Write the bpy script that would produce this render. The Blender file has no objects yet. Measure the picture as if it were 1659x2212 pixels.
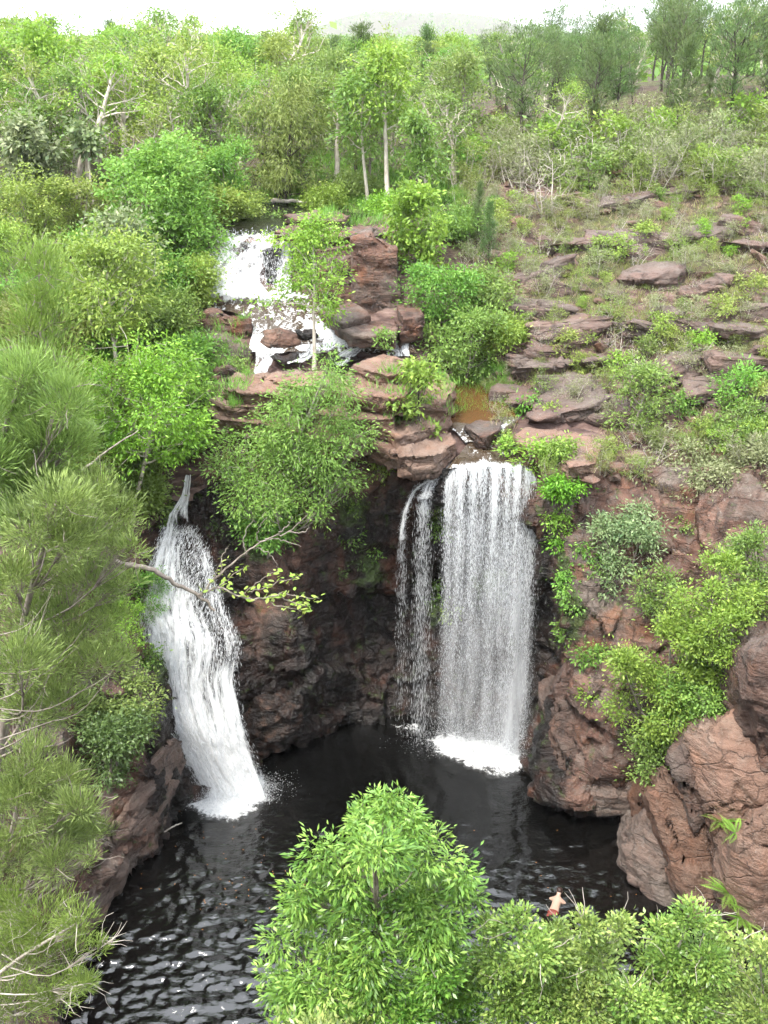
import bpy, bmesh, math, random
import numpy as np
from mathutils import Vector, Matrix

# ------------------------------------------------------------------ camera, sky, sun, exposure
sc = bpy.context.scene
COL = sc.collection
CAM_Z, PITCH, FOC = 25.0, math.radians(24.7), 2239.0
CX, CY = 829.5, 1106.0
cam_d = bpy.data.cameras.new('camera'); cam = bpy.data.objects.new('camera', cam_d); COL.objects.link(cam)
cam_d.sensor_fit = 'VERTICAL'; cam_d.sensor_height = 24.0
cam_d.lens = 24.0 / (2 * CY / FOC); cam_d.clip_start = 0.1; cam_d.clip_end = 12000
cam.location = (0, 0, CAM_Z); cam.rotation_euler = (math.pi / 2 - PITCH, 0, 0)
sc.camera = cam
SUN_EL, SUN_AZ = math.radians(62), math.radians(215)      # azimuth clockwise from +y
world = bpy.data.worlds.new('World'); sc.world = world; world.use_nodes = True
wn = world.node_tree; bg = wn.nodes['Background']
sky = wn.nodes.new('ShaderNodeTexSky'); sky.sky_type = 'NISHITA'; sky.sun_disc = False
sky.sun_elevation = SUN_EL; sky.sun_rotation = SUN_AZ; sky.air_density = 1.0; sky.dust_density = 1.0; sky.ozone_density = 1.0
hs = wn.nodes.new('ShaderNodeHueSaturation'); hs.inputs['Saturation'].default_value = 0.6; hs.inputs['Value'].default_value = 1.0
cloud = wn.nodes.new('ShaderNodeMix'); cloud.data_type = 'RGBA'; cloud.inputs[0].default_value = 0.78      # bright overcast over the blue
cloud.inputs[7].default_value = (7.2, 7.5, 7.9, 1)
wn.links.new(sky.outputs[0], hs.inputs['Color']); wn.links.new(hs.outputs[0], cloud.inputs[6]); wn.links.new(cloud.outputs[2], bg.inputs[0])
bg.inputs[1].default_value = 0.15
sun_d = bpy.data.lights.new('sun', 'SUN'); sun = bpy.data.objects.new('sun', sun_d); COL.objects.link(sun)
sun_d.energy = 2.4; sun_d.angle = math.radians(14); sun_d.color = (1.0, 0.96, 0.88)
sdir = Vector((math.sin(SUN_AZ) * math.cos(SUN_EL), math.cos(SUN_AZ) * math.cos(SUN_EL), math.sin(SUN_EL)))
sun.rotation_euler = sdir.to_track_quat('Z', 'Y').to_euler()
sc.view_settings.view_transform = 'Standard'; sc.view_settings.look = 'None'
sc.view_settings.gamma = 1.0; sc.view_settings.use_curve_mapping = False
sc.view_settings.exposure = 1.92
sc.cycles.max_bounces = 5; sc.cycles.diffuse_bounces = 3; sc.cycles.glossy_bounces = 2
sc.cycles.transmission_bounces = 4; sc.cycles.transparent_max_bounces = 14; sc.cycles.volume_bounces = 0
sc.cycles.use_denoising = True
sc.cycles.use_adaptive_sampling = True; sc.cycles.adaptive_threshold = 0.035

# ------------------------------------------------------------------ photograph geometry -> world
cp, sp = math.cos(PITCH), math.sin(PITCH)
def ray(px, py):
    a = (px - CX) / FOC; b = -(py - CY) / FOC
    return np.array([a, cp + b * sp, -sp + b * cp])
def W(px, py, y):                       # point on that sight line at ground distance y
    d = ray(px, py); t = y / d[1]
    return np.array([d[0] * t, y, CAM_Z + d[2] * t])
def Wz(px, py, z):                      # ... at height z
    d = ray(px, py); t = (z - CAM_Z) / d[2]
    return np.array([d[0] * t, d[1] * t, z])
def proj(p):
    p = np.asarray(p, float); v = p - np.array([0, 0, CAM_Z])
    dep = v[..., 1] * cp - v[..., 2] * sp; up = v[..., 1] * sp + v[..., 2] * cp
    return CX + FOC * v[..., 0] / dep, CY - FOC * up / dep, dep

# ------------------------------------------------------------------ noise
def _h(ix, iy, iz, seed):
    n = (ix.astype(np.int64) * 374761393 + iy.astype(np.int64) * 668265263 + iz.astype(np.int64) * 2147483647 + seed * 144269504) & 0xffffffff
    n = ((n ^ (n >> 13)) * 1274126177) & 0xffffffff
    n = ((n ^ (n >> 16)) * 2246822519) & 0xffffffff
    return ((n ^ (n >> 15)) & 0xffffff) / float(0x1000000)
def vnoise(p, seed=0):
    p = np.asarray(p, float); i = np.floor(p); f = p - i; i = i.astype(np.int64); f = f * f * f * (f * (f * 6 - 15) + 10)
    r = 0
    for dx in (0, 1):
        wx = f[:, 0] if dx else 1 - f[:, 0]
        for dy in (0, 1):
            wy = f[:, 1] if dy else 1 - f[:, 1]
            for dz in (0, 1):
                wz = f[:, 2] if dz else 1 - f[:, 2]
                r = r + wx * wy * wz * _h(i[:, 0] + dx, i[:, 1] + dy, i[:, 2] + dz, seed)
    return r * 2 - 1
def fbm(p, o=4, seed=0):
    p = np.asarray(p, float); r = 0; a = 1; s = 0
    for k in range(o):
        r = r + a * vnoise(p * 2 ** k + 17.3 * k, seed + k); s += a; a *= 0.5
    return r / s
def worley(p, seed=0, full=False):
    p = np.asarray(p, float); i = np.floor(p).astype(np.int64); n = len(p)
    f1 = np.full(n, 9.0); f2 = np.full(n, 9.0); cr = np.zeros(n); rel = np.zeros((n, 3)); til = np.zeros((n, 3))
    for dx in (-1, 0, 1):
        for dy in (-1, 0, 1):
            for dz in (-1, 0, 1):
                a, b, c = i[:, 0] + dx, i[:, 1] + dy, i[:, 2] + dz
                h1, h2, h3 = _h(a, b, c, seed), _h(a, b, c, seed + 1), _h(a, b, c, seed + 2)
                q = np.stack([a + h1, b + h2, c + h3], 1) - p
                d = np.sqrt((q * q).sum(1)); m = d < f1
                f2 = np.where(m, f1, np.minimum(f2, d)); cr = np.where(m, _h(a, b, c, seed + 3), cr); f1 = np.where(m, d, f1)
                if full: rel = np.where(m[:, None], q, rel); til = np.where(m[:, None], np.stack([h2, h3, h1], 1) * 2 - 1, til)
    if full: return f1, f2, cr, (rel * til).sum(1)
    return f1, f2, cr
def sstep(a, b, x):
    t = np.clip((x - a) / (b - a), 0, 1); return t * t * (3 - 2 * t)
def rock_disp(p, big=1.0, strata=2.2, tilt=0.12, seed=3):
    """angular sandstone relief: proud and recessed tilted facets, narrow cracks, bedding steps, fine grain (metres)"""
    q = np.stack([p[:, 0] + 0.45 * fbm(p * 0.6, 3, 5), p[:, 1] + 0.45 * fbm(p * 0.6 + 9, 3, 6), (p[:, 2] + tilt * p[:, 0] + 0.3 * fbm(p * 0.5 + 4, 2, 7)) * strata], 1)
    f1, f2, c, t1 = worley(q * 0.42 / big, seed, True)
    g1, g2, e, t2 = worley(q * 1.15 / big + 3.1, seed + 10, True)
    k1, k2, k, t3 = worley(q * 3.0 / big + 1.7, seed + 20, True)
    m = sstep(-0.25, 0.35, fbm(p * 0.55 + 2, 2, seed + 30))
    d = 0.40 * big * (c - 0.5) + 0.42 * big * t1 - 0.24 * big * np.exp(-((f2 - f1) / 0.03)) * m
    d = d + (0.5 + 0.5 * m) * (0.13 * big * (e - 0.5) + 0.20 * big * t2) - 0.03 * big * np.exp(-((g2 - g1) / 0.04)) * m + 0.05 * big * (k - 0.5) + 0.09 * big * t3
    return d + 0.07 * fbm(p * 2.6, 4, 11) * big

# ------------------------------------------------------------------ mesh and object helpers
def mk_mesh(name, V, F, attrs=None, smooth=False, uv=None):
    V = np.ascontiguousarray(V, dtype=np.float32); me = bpy.data.meshes.new(name)
    groups = F if isinstance(F, list) else [F]
    groups = [np.asarray(g, dtype=np.int32) for g in groups if len(g)]
    loops = np.concatenate([g.ravel() for g in groups]); tot = np.concatenate([np.full(len(g), g.shape[1], np.int32) for g in groups])
    st = np.concatenate([[0], np.cumsum(tot)[:-1]]).astype(np.int32)
    me.vertices.add(len(V)); me.vertices.foreach_set('co', V.ravel())
    me.loops.add(len(loops)); me.loops.foreach_set('vertex_index', loops)
    me.polygons.add(len(tot)); me.polygons.foreach_set('loop_start', st); me.polygons.foreach_set('loop_total', tot)
    if smooth: me.polygons.foreach_set('use_smooth', np.ones(len(tot), bool))
    for k, a in (attrs or {}).items():
        at = me.attributes.new(k, 'FLOAT', 'POINT'); at.data.foreach_set('value', np.ascontiguousarray(a, dtype=np.float32))
    if uv is not None:
        l = me.uv_layers.new(name='UVMap'); l.data.foreach_set('uv', np.ascontiguousarray(uv[loops], dtype=np.float32).ravel())
    me.update(calc_edges=True)
    return me
def obj(name, me, mat=None, parent=None, loc=None, **props):
    o = bpy.data.objects.new(name, me); COL.objects.link(o)
    if mat is not None and me is not None and not me.materials: me.materials.append(mat)
    if parent is not None: o.parent = parent
    if loc is not None: o.location = loc
    for k, v in props.items(): o[k] = v
    return o
def thing(name, label, cat, loc=(0, 0, 0), rz=0.0, group=None):
    o = obj(name, None, None, None, loc); o.rotation_euler = (0, 0, rz); o['label'] = label; o['category'] = cat
    if group: o['group'] = group
    return o
def tag(o, label, cat, group=None):
    o['label'] = label; o['category'] = cat
    if group: o['group'] = group
    return o
def grid_faces(nu, nv, flip=False):
    i = np.arange(nu * nv).reshape(nu, nv); a, b, c, d = i[:-1, :-1].ravel(), i[1:, :-1].ravel(), i[1:, 1:].ravel(), i[:-1, 1:].ravel()
    return np.stack([a, d, c, b] if flip else [a, b, c, d], 1)
def cr_interp(C, n):
    """Catmull-Rom along axis 0 of control array C (k,...) -> n samples"""
    C = np.asarray(C, float); k = len(C); t = np.linspace(0, k - 1 - 1e-9, n); i = t.astype(int); f = (t - i).reshape((-1,) + (1,) * (C.ndim - 1))
    g = lambda j: C[np.clip(j, 0, k - 1)]
    p0, p1, p2, p3 = g(i - 1), g(i), g(i + 1), g(i + 2)
    return 0.5 * (2 * p1 + (p2 - p0) * f + (2 * p0 - 5 * p1 + 4 * p2 - p3) * f ** 2 + (3 * p1 - p0 - 3 * p2 + p3) * f ** 3)
def grid_normals(P):
    du = np.gradient(P, axis=0); dv = np.gradient(P, axis=1); n = np.cross(du, dv)
    return n / (np.linalg.norm(n, axis=2, keepdims=True) + 1e-9)

# ------------------------------------------------------------------ materials
class NT:
    def __init__(s, name):
        s.m = bpy.data.materials.new(name); s.m.use_nodes = True; s.t = s.m.node_tree; s.t.nodes.clear(); s.out = s.t.nodes.new('ShaderNodeOutputMaterial')
    def n(s, typ, ins=None, **props):
        nd = s.t.nodes.new('ShaderNode' + typ)
        for k, v in props.items(): setattr(nd, k, v)
        for k, v in (ins or {}).items():
            if isinstance(v, bpy.types.NodeSocket): s.t.links.new(v, nd.inputs[k])
            else: nd.inputs[k].default_value = v
        return nd
    def ramp(s, fac, stops, interp='LINEAR'):
        r = s.t.nodes.new('ShaderNodeValToRGB'); r.color_ramp.interpolation = interp; e = r.color_ramp.elements
        while len(e) < len(stops): e.new(0.5)
        for q, (pos, c) in zip(e, stops): q.position = pos; q.color = (c if len(c) == 4 else (*c, 1)) if not isinstance(c, (int, float)) else (c, c, c, 1)
        s.t.links.new(fac, r.inputs[0]); return r.outputs[0]
    def mix(s, f, a, b, blend='MIX'):
        m = s.t.nodes.new('ShaderNodeMix'); m.data_type = 'RGBA'; m.blend_type = blend
        for sock, v in ((m.inputs[0], f), (m.inputs[6], a), (m.inputs[7], b)):
            if isinstance(v, bpy.types.NodeSocket): s.t.links.new(v, sock)
            else: sock.default_value = v if not (isinstance(v, tuple) and len(v) == 3) else (*v, 1)
        return m.outputs[2]
    def math(s, op, a, b=0.0, clamp=False):
        m = s.t.nodes.new('ShaderNodeMath'); m.operation = op; m.use_clamp = clamp
        for k, v in ((0, a), (1, b)):
            if isinstance(v, bpy.types.NodeSocket): s.t.links.new(v, m.inputs[k])
            else: m.inputs[k].default_value = v
        return m.outputs[0]
    def noise(s, vec, scale, detail=4, rough=0.55, dist=0.0):
        return s.n('TexNoise', {'Vector': vec, 'Scale': scale, 'Detail': detail, 'Roughness': rough, 'Distortion': dist}).outputs[0]
    def mapping(s, vec, scale=(1, 1, 1), loc=(0, 0, 0), rot=(0, 0, 0)):
        return s.n('Mapping', {'Vector': vec, 'Scale': scale, 'Location': loc, 'Rotation': rot}).outputs[0]
    def attr(s, name): return s.n('Attribute', attribute_name=name).outputs[2]
    def surf(s, sh): s.t.links.new(sh, s.out.inputs[0]); return s.m
def vmath(s, op, a, b):
    m = s.t.nodes.new('ShaderNodeVectorMath'); m.operation = op
    for k, v in ((0, a), (1, b)):
        if isinstance(v, bpy.types.NodeSocket): s.t.links.new(v, m.inputs[k])
        else: m.inputs[k].default_value = v
    return m.outputs[0]

def rock_material(name, pale=0.0, local=False, toward=(0.36, 0.235, 0.175)):
    s = NT(name)
    if local:
        tc = s.n('TexCoord').outputs['Object']; rnd = s.n('ObjectInfo').outputs['Random']
        pos = vmath(s, 'ADD', tc, s.n('CombineXYZ', {0: s.math('MULTIPLY', rnd, 37.0), 1: s.math('MULTIPLY', rnd, 91.0)}).outputs[0])
    else:
        pos = s.n('NewGeometry').outputs['Position']
    st = s.mapping(pos, (0.5, 0.5, 3.2), rot=(0.05, 0.11, 0))
    n1 = s.noise(st, 1.1, 6, 0.62, 0.6); n2 = s.noise(pos, 0.42, 4, 0.6); n3 = s.noise(pos, 2.6, 5, 0.65); n4 = s.noise(pos, 11, 4, 0.6)
    c = s.ramp(n1, [(0.30, (0.030, 0.018, 0.015)), (0.43, (0.11, 0.060, 0.044)), (0.55, (0.19, 0.108, 0.080)), (0.70, (0.29, 0.185, 0.140))])
    c = s.mix(s.ramp(n2, [(0.42, 0.0), (0.62, 0.7)]), c, (0.115, 0.060, 0.045))
    c = s.mix(s.ramp(n3, [(0.5, 0.0), (0.66, 0.65)]), c, (0.155, 0.132, 0.115))
    c = s.mix(s.ramp(s.noise(pos, 0.9, 5, 0.7, 1.0), [(0.55, 0.0), (0.66, 0.7)]), c, (0.055, 0.036, 0.031))
    c = s.mix(s.ramp(s.noise(pos, 0.33, 4, 0.6, 0.4), [(0.46, 0.0), (0.6, 0.8)]), c, s.ramp(n3, [(0.35, (0.085, 0.070, 0.060)), (0.65, (0.20, 0.172, 0.15))]))
    c = s.mix(s.ramp(s.noise(s.mapping(pos, (1.5, 1.5, 0.16)), 1.0, 5, 0.65, 0.5), [(0.54, 0.0), (0.66, 0.75)]), c, (0.040, 0.027, 0.023))
    c = s.mix(s.ramp(n4, [(0.62, 0.0), (0.70, 0.45)]), c, (0.36, 0.34, 0.30))
    c = s.mix(s.math('MULTIPLY', s.ramp(s.noise(pos, 0.75, 3, 0.6), [(0.58, 0.0), (0.7, 1.0)]), 0.5), c, (0.24, 0.095, 0.04))
    if pale: c = s.mix(pale, c, toward)
    wet = s.attr('wet') if not local else None
    rough = 0.85
    if not local:
        wetc = s.mix(s.ramp(s.noise(s.mapping(pos, (1, 1, 0.25)), 1.2, 4), [(0.35, (0.012, 0.008, 0.007)), (0.6, (0.055, 0.02, 0.012)), (0.75, (0.10, 0.038, 0.018))]), (1, 1, 1), (1, 1, 1), 'MULTIPLY') if False else s.ramp(s.noise(s.mapping(pos, (1, 1, 0.3)), 0.9, 5, 0.6, 0.5), [(0.40, (0.004, 0.0035, 0.003)), (0.56, (0.014, 0.0065, 0.0045)), (0.72, (0.070, 0.024, 0.011))])
        wm = s.math('ADD', wet, s.math('MULTIPLY', s.math('SUBTRACT', n3, 0.5), 0.9), True)
        wm = s.ramp(wm, [(0.25, 0.0), (0.6, 1.0)])
        c = s.mix(s.math('MULTIPLY', wm, 0.97), c, wetc)
        moss = s.ramp(s.math('ADD', s.attr('moss'), s.math('MULTIPLY', s.math('SUBTRACT', s.noise(pos, 2.2, 5, 0.7), 0.5), 1.4)), [(0.5, 0.0), (0.62, 1.0)])
        c = s.mix(s.math('MULTIPLY', moss, 0.85), c, s.ramp(n4, [(0.3, (0.025, 0.045, 0.010)), (0.7, (0.07, 0.115, 0.022))]))
        rough = s.math('SUBTRACT', 0.85, s.math('MULTIPLY', wm, 0.5))
    crk = s.n('TexVoronoi', {'Vector': vmath(s, 'ADD', s.mapping(pos, (0.8, 0.8, 1.7), rot=(0.2, 0.15, 0.3)), s.n('CombineXYZ', {0: s.math('MULTIPLY', n3, 0.7), 1: s.math('MULTIPLY', n2, 0.9), 2: s.math('MULTIPLY', n3, 0.4)}).outputs[0]), 'Scale': 0.62}, feature='DISTANCE_TO_EDGE').outputs[0]
    crl = s.ramp(crk, [(0.0, 0.0), (0.02, 1.0)])
    c = s.mix(s.math('MULTIPLY', s.math('SUBTRACT', 1.0, crl), 0.3), c, (0.02, 0.014, 0.012))
    c = s.mix(1.0, c, (0.75, 0.725, 0.71), 'MULTIPLY')
    b1 = s.n('Bump', {'Height': s.math('ADD', s.math('ADD', s.math('MULTIPLY', n1, 1.0), s.math('MULTIPLY', crl, 0.25)), s.math('MULTIPLY', n4, 0.5)), 'Strength': 0.9, 'Distance': 0.2}).outputs[0]
    p = s.n('BsdfPrincipled', {'Base Color': c, 'Roughness': rough, 'Normal': b1, 'Specular IOR Level': 0.4})
    return s.surf(p.outputs[0])

def ground_material():
    s = NT('ground'); pos = s.n('NewGeometry').outputs['Position']
    n1 = s.noise(pos, 0.5, 5, 0.6); n2 = s.noise(pos, 3.0, 5, 0.65); n3 = s.noise(s.mapping(pos, (0.8, 0.8, 4)), 1.2, 5, 0.6)
    rock = s.ramp(n3, [(0.3, (0.035, 0.023, 0.021)), (0.5, (0.095, 0.060, 0.052)), (0.7, (0.20, 0.140, 0.120))])
    soil = s.ramp(n2, [(0.3, (0.030, 0.022, 0.017)), (0.55, (0.080, 0.056, 0.043)), (0.75, (0.13, 0.098, 0.074))])
    grass = s.ramp(n2, [(0.3, (0.025, 0.032, 0.012)), (0.55, (0.070, 0.075, 0.030)), (0.75, (0.13, 0.125, 0.06))])
    c = s.mix(s.ramp(s.math('ADD', n1, s.math('MULTIPLY', s.math('SUBTRACT', n2, 0.5), 0.6)), [(0.42, 0.0), (0.58, 1.0)]), soil, grass)
    rk = s.ramp(s.math('ADD', s.attr('rock'), s.math('MULTIPLY', s.math('SUBTRACT', n2, 0.5), 0.8)), [(0.4, 0.0), (0.6, 1.0)])
    c = s.mix(rk, c, rock)
    b = s.n('Bump', {'Height': s.math('ADD', n3, n2), 'Strength': 0.7, 'Distance': 0.15}).outputs[0]
    return s.surf(s.n('BsdfPrincipled', {'Base Color': c, 'Roughness': 0.9, 'Normal': b, 'Specular IOR Level': 0.2}).outputs[0])

def leaf_material(name, dark, mid, light, transl=0.4, rough=0.5, vary=0.12):
    s = NT(name); t = s.attr('tint'); rnd = s.n('ObjectInfo').outputs['Random']
    g = (2.0, 1.88, 2.3); dark, mid, light = [tuple(x * k for x, k in zip(q, g)) for q in (dark, mid, light)]
    c = s.ramp(t, [(0.0, dark), (0.5, mid), (1.0, light)])
    hsv = s.n('HueSaturation', {'Hue': s.math('ADD', 0.5 - 0.025, s.math('MULTIPLY', rnd, 0.05)), 'Saturation': s.math('ADD', 0.92, s.math('MULTIPLY', rnd, 0.16)), 'Value': s.math('ADD', 1 - vary, s.math('MULTIPLY', rnd, 2 * vary)), 'Color': c}).outputs[0]
    p = s.n('BsdfPrincipled', {'Base Color': hsv, 'Roughness': rough, 'Specular IOR Level': 0.35}).outputs[0]
    tr = s.n('BsdfTranslucent', {'Color': s.mix(0.3, hsv, (0.26, 0.36, 0.035))}).outputs[0]
    return s.surf(s.n('MixShader', {0: transl, 1: p, 2: tr}).outputs[0])

def bark_material(name, a, b, c):
    s = NT(name); pos = s.n('TexCoord').outputs['Object']; n = s.noise(s.mapping(pos, (2, 2, 0.6)), 4.0, 5, 0.65)
    col = s.ramp(n, [(0.3, a), (0.5, b), (0.7, c)])
    bp = s.n('Bump', {'Height': n, 'Strength': 0.5, 'Distance': 0.03}).outputs[0]
    return s.surf(s.n('BsdfPrincipled', {'Base Color': col, 'Roughness': 0.85, 'Normal': bp, 'Specular IOR Level': 0.25}).outputs[0])

def plain(name, col, rough=0.7, spec=0.3, vary=0.35, scale=9):
    s = NT(name); pos = s.n('TexCoord').outputs['Object']; n = s.noise(pos, scale, 4)
    c = s.mix(n, tuple(x * (1 - vary) for x in col), tuple(min(1, x * (1 + vary)) for x in col))
    return s.surf(s.n('BsdfPrincipled', {'Base Color': c, 'Roughness': rough, 'Specular IOR Level': spec}).outputs[0])

def white_water_material(name, su, sv, lo, hi, dens_attr=True, tone=0.86, dist=0.4):
    """aerated falling water: broken white streaks with clear gaps between"""
    s = NT(name); uv = s.n('UVMap').outputs[0]
    n1 = s.noise(s.mapping(uv, (su, sv, 1)), 1.0, 6, 0.62, dist); n2 = s.noise(s.mapping(uv, (su * 3.1, sv * 3.0, 1), (5, 3, 0)), 1.0, 5, 0.7, 0.8)
    v = s.math('ADD', s.math('MULTIPLY', n1, 0.62), s.math('MULTIPLY', n2, 0.38))
    if dens_attr: v = s.math('ADD', v, s.math('SUBTRACT', s.attr('dens'), 0.5))
    f = s.ramp(v, [(lo, 0.0), (hi, 1.0)])
    col = s.ramp(n2, [(0.3, (tone * 0.62, tone * 0.66, tone * 0.70)), (0.6, (tone, tone, tone))])
    bp = s.n('Bump', {'Height': v, 'Strength': 0.7, 'Distance': 0.15}).outputs[0]
    w = s.n('MixShader', {0: 0.35, 1: s.n('BsdfPrincipled', {'Base Color': col, 'Roughness': 0.4, 'Normal': bp}).outputs[0], 2: s.n('BsdfTranslucent', {'Color': (tone, tone, tone, 1)}).outputs[0]}).outputs[0]
    return s.surf(s.n('MixShader', {0: f, 1: s.n('BsdfTransparent').outputs[0], 2: w}).outputs[0])

def stream_material(name, foam_scale=(2.2, 1.2, 1), thr=(0.5, 0.62), deep=(0.05, 0.035, 0.022)):
    """shallow moving water with foam where attribute foam is high"""
    s = NT(name); pos = s.n('NewGeometry').outputs['Position']
    n1 = s.noise(s.mapping(pos, foam_scale), 1.6, 6, 0.65, 0.8); n2 = s.noise(pos, 9, 5, 0.7, 0.5)
    v = s.math('ADD', s.math('ADD', s.math('MULTIPLY', n1, 0.6), s.math('MULTIPLY', n2, 0.4)), s.math('SUBTRACT', s.attr('foam'), 0.5))
    f = s.ramp(v, [(thr[0], 0.0), (thr[1], 1.0)])
    bp = s.n('Bump', {'Height': n2, 'Strength': 0.5, 'Distance': 0.06}).outputs[0]
    wat = s.n('BsdfPrincipled', {'Base Color': (*deep, 1), 'Roughness': 0.08, 'IOR': 1.5, 'Normal': bp}).outputs[0]
    fm = s.n('BsdfPrincipled', {'Base Color': (0.84, 0.85, 0.86, 1), 'Roughness': 0.5, 'Normal': bp}).outputs[0]
    return s.surf(s.n('MixShader', {0: f, 1: wat, 2: fm}).outputs[0])

M = {}
M['rock'] = rock_material('sandstone'); M['rock_pale'] = rock_material('pale_sandstone', 0.35); M['stone'] = rock_material('loose_sandstone', 0.15, True)
M['rock_grey'] = rock_material('grey_sandstone', 0.5, False, (0.17, 0.145, 0.128)); M['rock_rust'] = rock_material('rusty_sandstone', 0.45, False, (0.20, 0.10, 0.058)); M['rock_dark'] = rock_material('stained_sandstone', 0.5, False, (0.075, 0.052, 0.044)); M['outcrop'] = rock_material('weathered_sandstone', 0.45, True, (0.15, 0.118, 0.108))
M['ground'] = ground_material()
M['drop'] = None
def drop_material():
    s = NT('water_drops')
    a = s.n('BsdfPrincipled', {'Base Color': (0.88, 0.90, 0.92, 1), 'Roughness': 0.35}).outputs[0]; b = s.n('BsdfTranslucent', {'Color': (0.9, 0.92, 0.94, 1)}).outputs[0]
    w = s.n('MixShader', {0: 0.45, 1: a, 2: b}).outputs[0]
    return s.surf(s.n('MixShader', {0: 0.38, 1: w, 2: s.n('BsdfTransparent').outputs[0]}).outputs[0])
M['drop'] = drop_material()

# ------------------------------------------------------------------ the gorge walls (control columns: waterline, then rim-wards)
STA = [
 ('w', [(-6.5, 16.0, 0), (-7.3, 15.0, 2.5), (-8, 14, 4.5), (-9, 13, 6), (-10, 12.5, 7.5), (-11, 12, 8.5)]),
 ('p', (150, 2230), [(90, 2050, 21.0), (40, 1850, 22), (0, 1700, 23), (-30, 1550, 24), (-60, 1400, 25)]),
 ('p', (215, 2015), [(195, 1880, 23.9), (180, 1770, 24.4), (140, 1640, 25.2), (100, 1480, 26.2), (60, 1330, 27.3)]),
 ('p', (270, 1890), [(250, 1800, 25.6), (235, 1710, 26), (190, 1580, 26.8), (150, 1430, 27.8), (120, 1270, 29)]),
 ('p', (335, 1835), [(330, 1740, 27.3), (315, 1640, 27.7), (260, 1500, 28.5), (220, 1360, 29.3), (190, 1220, 30.5)]),
 ('p', (398, 1742), [(362, 1620, 29.8), (322, 1500, 30.5), (298, 1340, 31.4), (305, 1180, 32.7), (330, 1060, 34.0)]),
 ('p', (480, 1690), [(440, 1560, 31.3), (420, 1420, 32.1), (400, 1300, 32.8), (395, 1180, 33.6), (400, 1050, 34.4)]),
 ('p', (560, 1640), [(530, 1500, 32.4), (520, 1380, 32.9), (500, 1270, 33.3), (470, 1150, 33.8), (450, 1010, 34.6)]),
 ('p', (640, 1602), [(640, 1480, 32.7), (640, 1350, 32.9), (630, 1220, 33.3), (610, 1080, 34.0), (560, 920, 35.2)]),
 ('p', (720, 1565), [(715, 1450, 33.9), (715, 1320, 34.1), (720, 1180, 34.2), (735, 1050, 34.5), (740, 930, 35.3)]),
 ('p', (830, 1548), [(840, 1420, 35.1), (850, 1290, 35.3), (860, 1160, 34.9), (865, 1040, 34.3), (860, 965, 35.0)]),
 ('p', (1000, 1545), [(1010, 1410, 35.4), (1020, 1290, 35.5), (1030, 1170, 35.0), (1045, 1060, 33.9), (1050, 1005, 34.0)]),
 ('p', (1150, 1640), [(1165, 1500, 32.3), (1180, 1370, 32.6), (1185, 1240, 32.8), (1180, 1110, 33.1), (1165, 1010, 33.8)]),
 ('p', (1200, 1752), [(1225, 1600, 29.5), (1240, 1440, 30.2), (1240, 1290, 31.1), (1245, 1140, 32.2), (1240, 990, 33.8)]),
 ('p', (1300, 1772), [(1310, 1640, 28.3), (1330, 1480, 29.4), (1330, 1320, 30.6), (1330, 1150, 32), (1320, 1000, 33.8)]),
 ('p', (1400, 1765), [(1420, 1640, 28.0), (1440, 1480, 29.2), (1450, 1320, 30.3), (1450, 1150, 31.8), (1440, 1010, 33.6)]),
 ('p', (1520, 1780), [(1560, 1650, 27.8), (1580, 1480, 28.5), (1590, 1320, 29.6), (1590, 1150, 31), (1590, 1010, 32.8)]),
 ('p', (1700, 1820), [(1740, 1650, 27), (1750, 1480, 27.5), (1760, 1320, 28.6), (1760, 1150, 30), (1760, 1010, 32)]),
 ('w', [(15.0, 23.0, 0), (15.4, 23, 3), (16, 23.5, 6), (16.6, 24, 8.5), (17.4, 24.5, 11), (18.5, 25.5, 12.8)]),
 ('w', [(14.0, 17.5, 0), (14.4, 17, 3), (15, 16.5, 6), (15.6, 16, 8.5), (16.4, 15, 10.5), (17.5, 14, 12)]),
 ('w', [(7.0, 15.2, 0), (7.0, 14.4, 2), (7.0, 13.6, 3.5), (7, 12.6, 4.6), (7, 11.6, 5.6), (7, 10.4, 7)]),
 ('w', [(0.0, 15.2, 0), (0.0, 14.4, 1.8), (0, 13.6, 3), (0, 12.6, 4), (0, 11.6, 5), (0, 10.4, 6.5)]),
 ('w', [(-6.5, 16.0, 0), (-7.3, 15.0, 2.5), (-8, 14, 4.5), (-9, 13, 6), (-10, 12.5, 7.5), (-11, 12, 8.5)]),
]
CTRL = []
for s_ in STA:
    if s_[0] == 'w': col = [np.array(p, float) for p in s_[1]]
    else: col = [Wz(*s_[1], 0.0)] + [W(*q) for q in s_[2]]
    w0 = col[0]; CTRL.append([w0 + (0, 0, -1.6)] + col)
CTRL = np.array(CTRL)                                     # (stations, 7, 3)
NS = len(CTRL)
RIM = CTRL[:, -1, :]
def poly_contains(poly, x, y):
    inside = np.zeros(np.shape(x), bool); n = len(poly); j = n - 1
    for i in range(n):
        xi, yi = poly[i][:2]; xj, yj = poly[j][:2]
        c = ((yi > y) != (yj > y)) & (x < (xj - xi) * (y - yi) / (yj - yi + 1e-12) + xi)
        inside ^= c; j = i
    return inside
def poly_dist(poly, x, y):
    d = np.full(np.shape(x), 1e9)
    for i in range(len(poly)):
        a = poly[i - 1][:2]; b = poly[i][:2]; ab = b - a; L = ab @ ab + 1e-12
        t = np.clip(((x - a[0]) * ab[0] + (y - a[1]) * ab[1]) / L, 0, 1)
        d = np.minimum(d, np.hypot(x - a[0] - t * ab[0], y - a[1] - t * ab[1]))
    return d
RIMF = cr_interp(RIM[:-1], 130)

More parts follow.
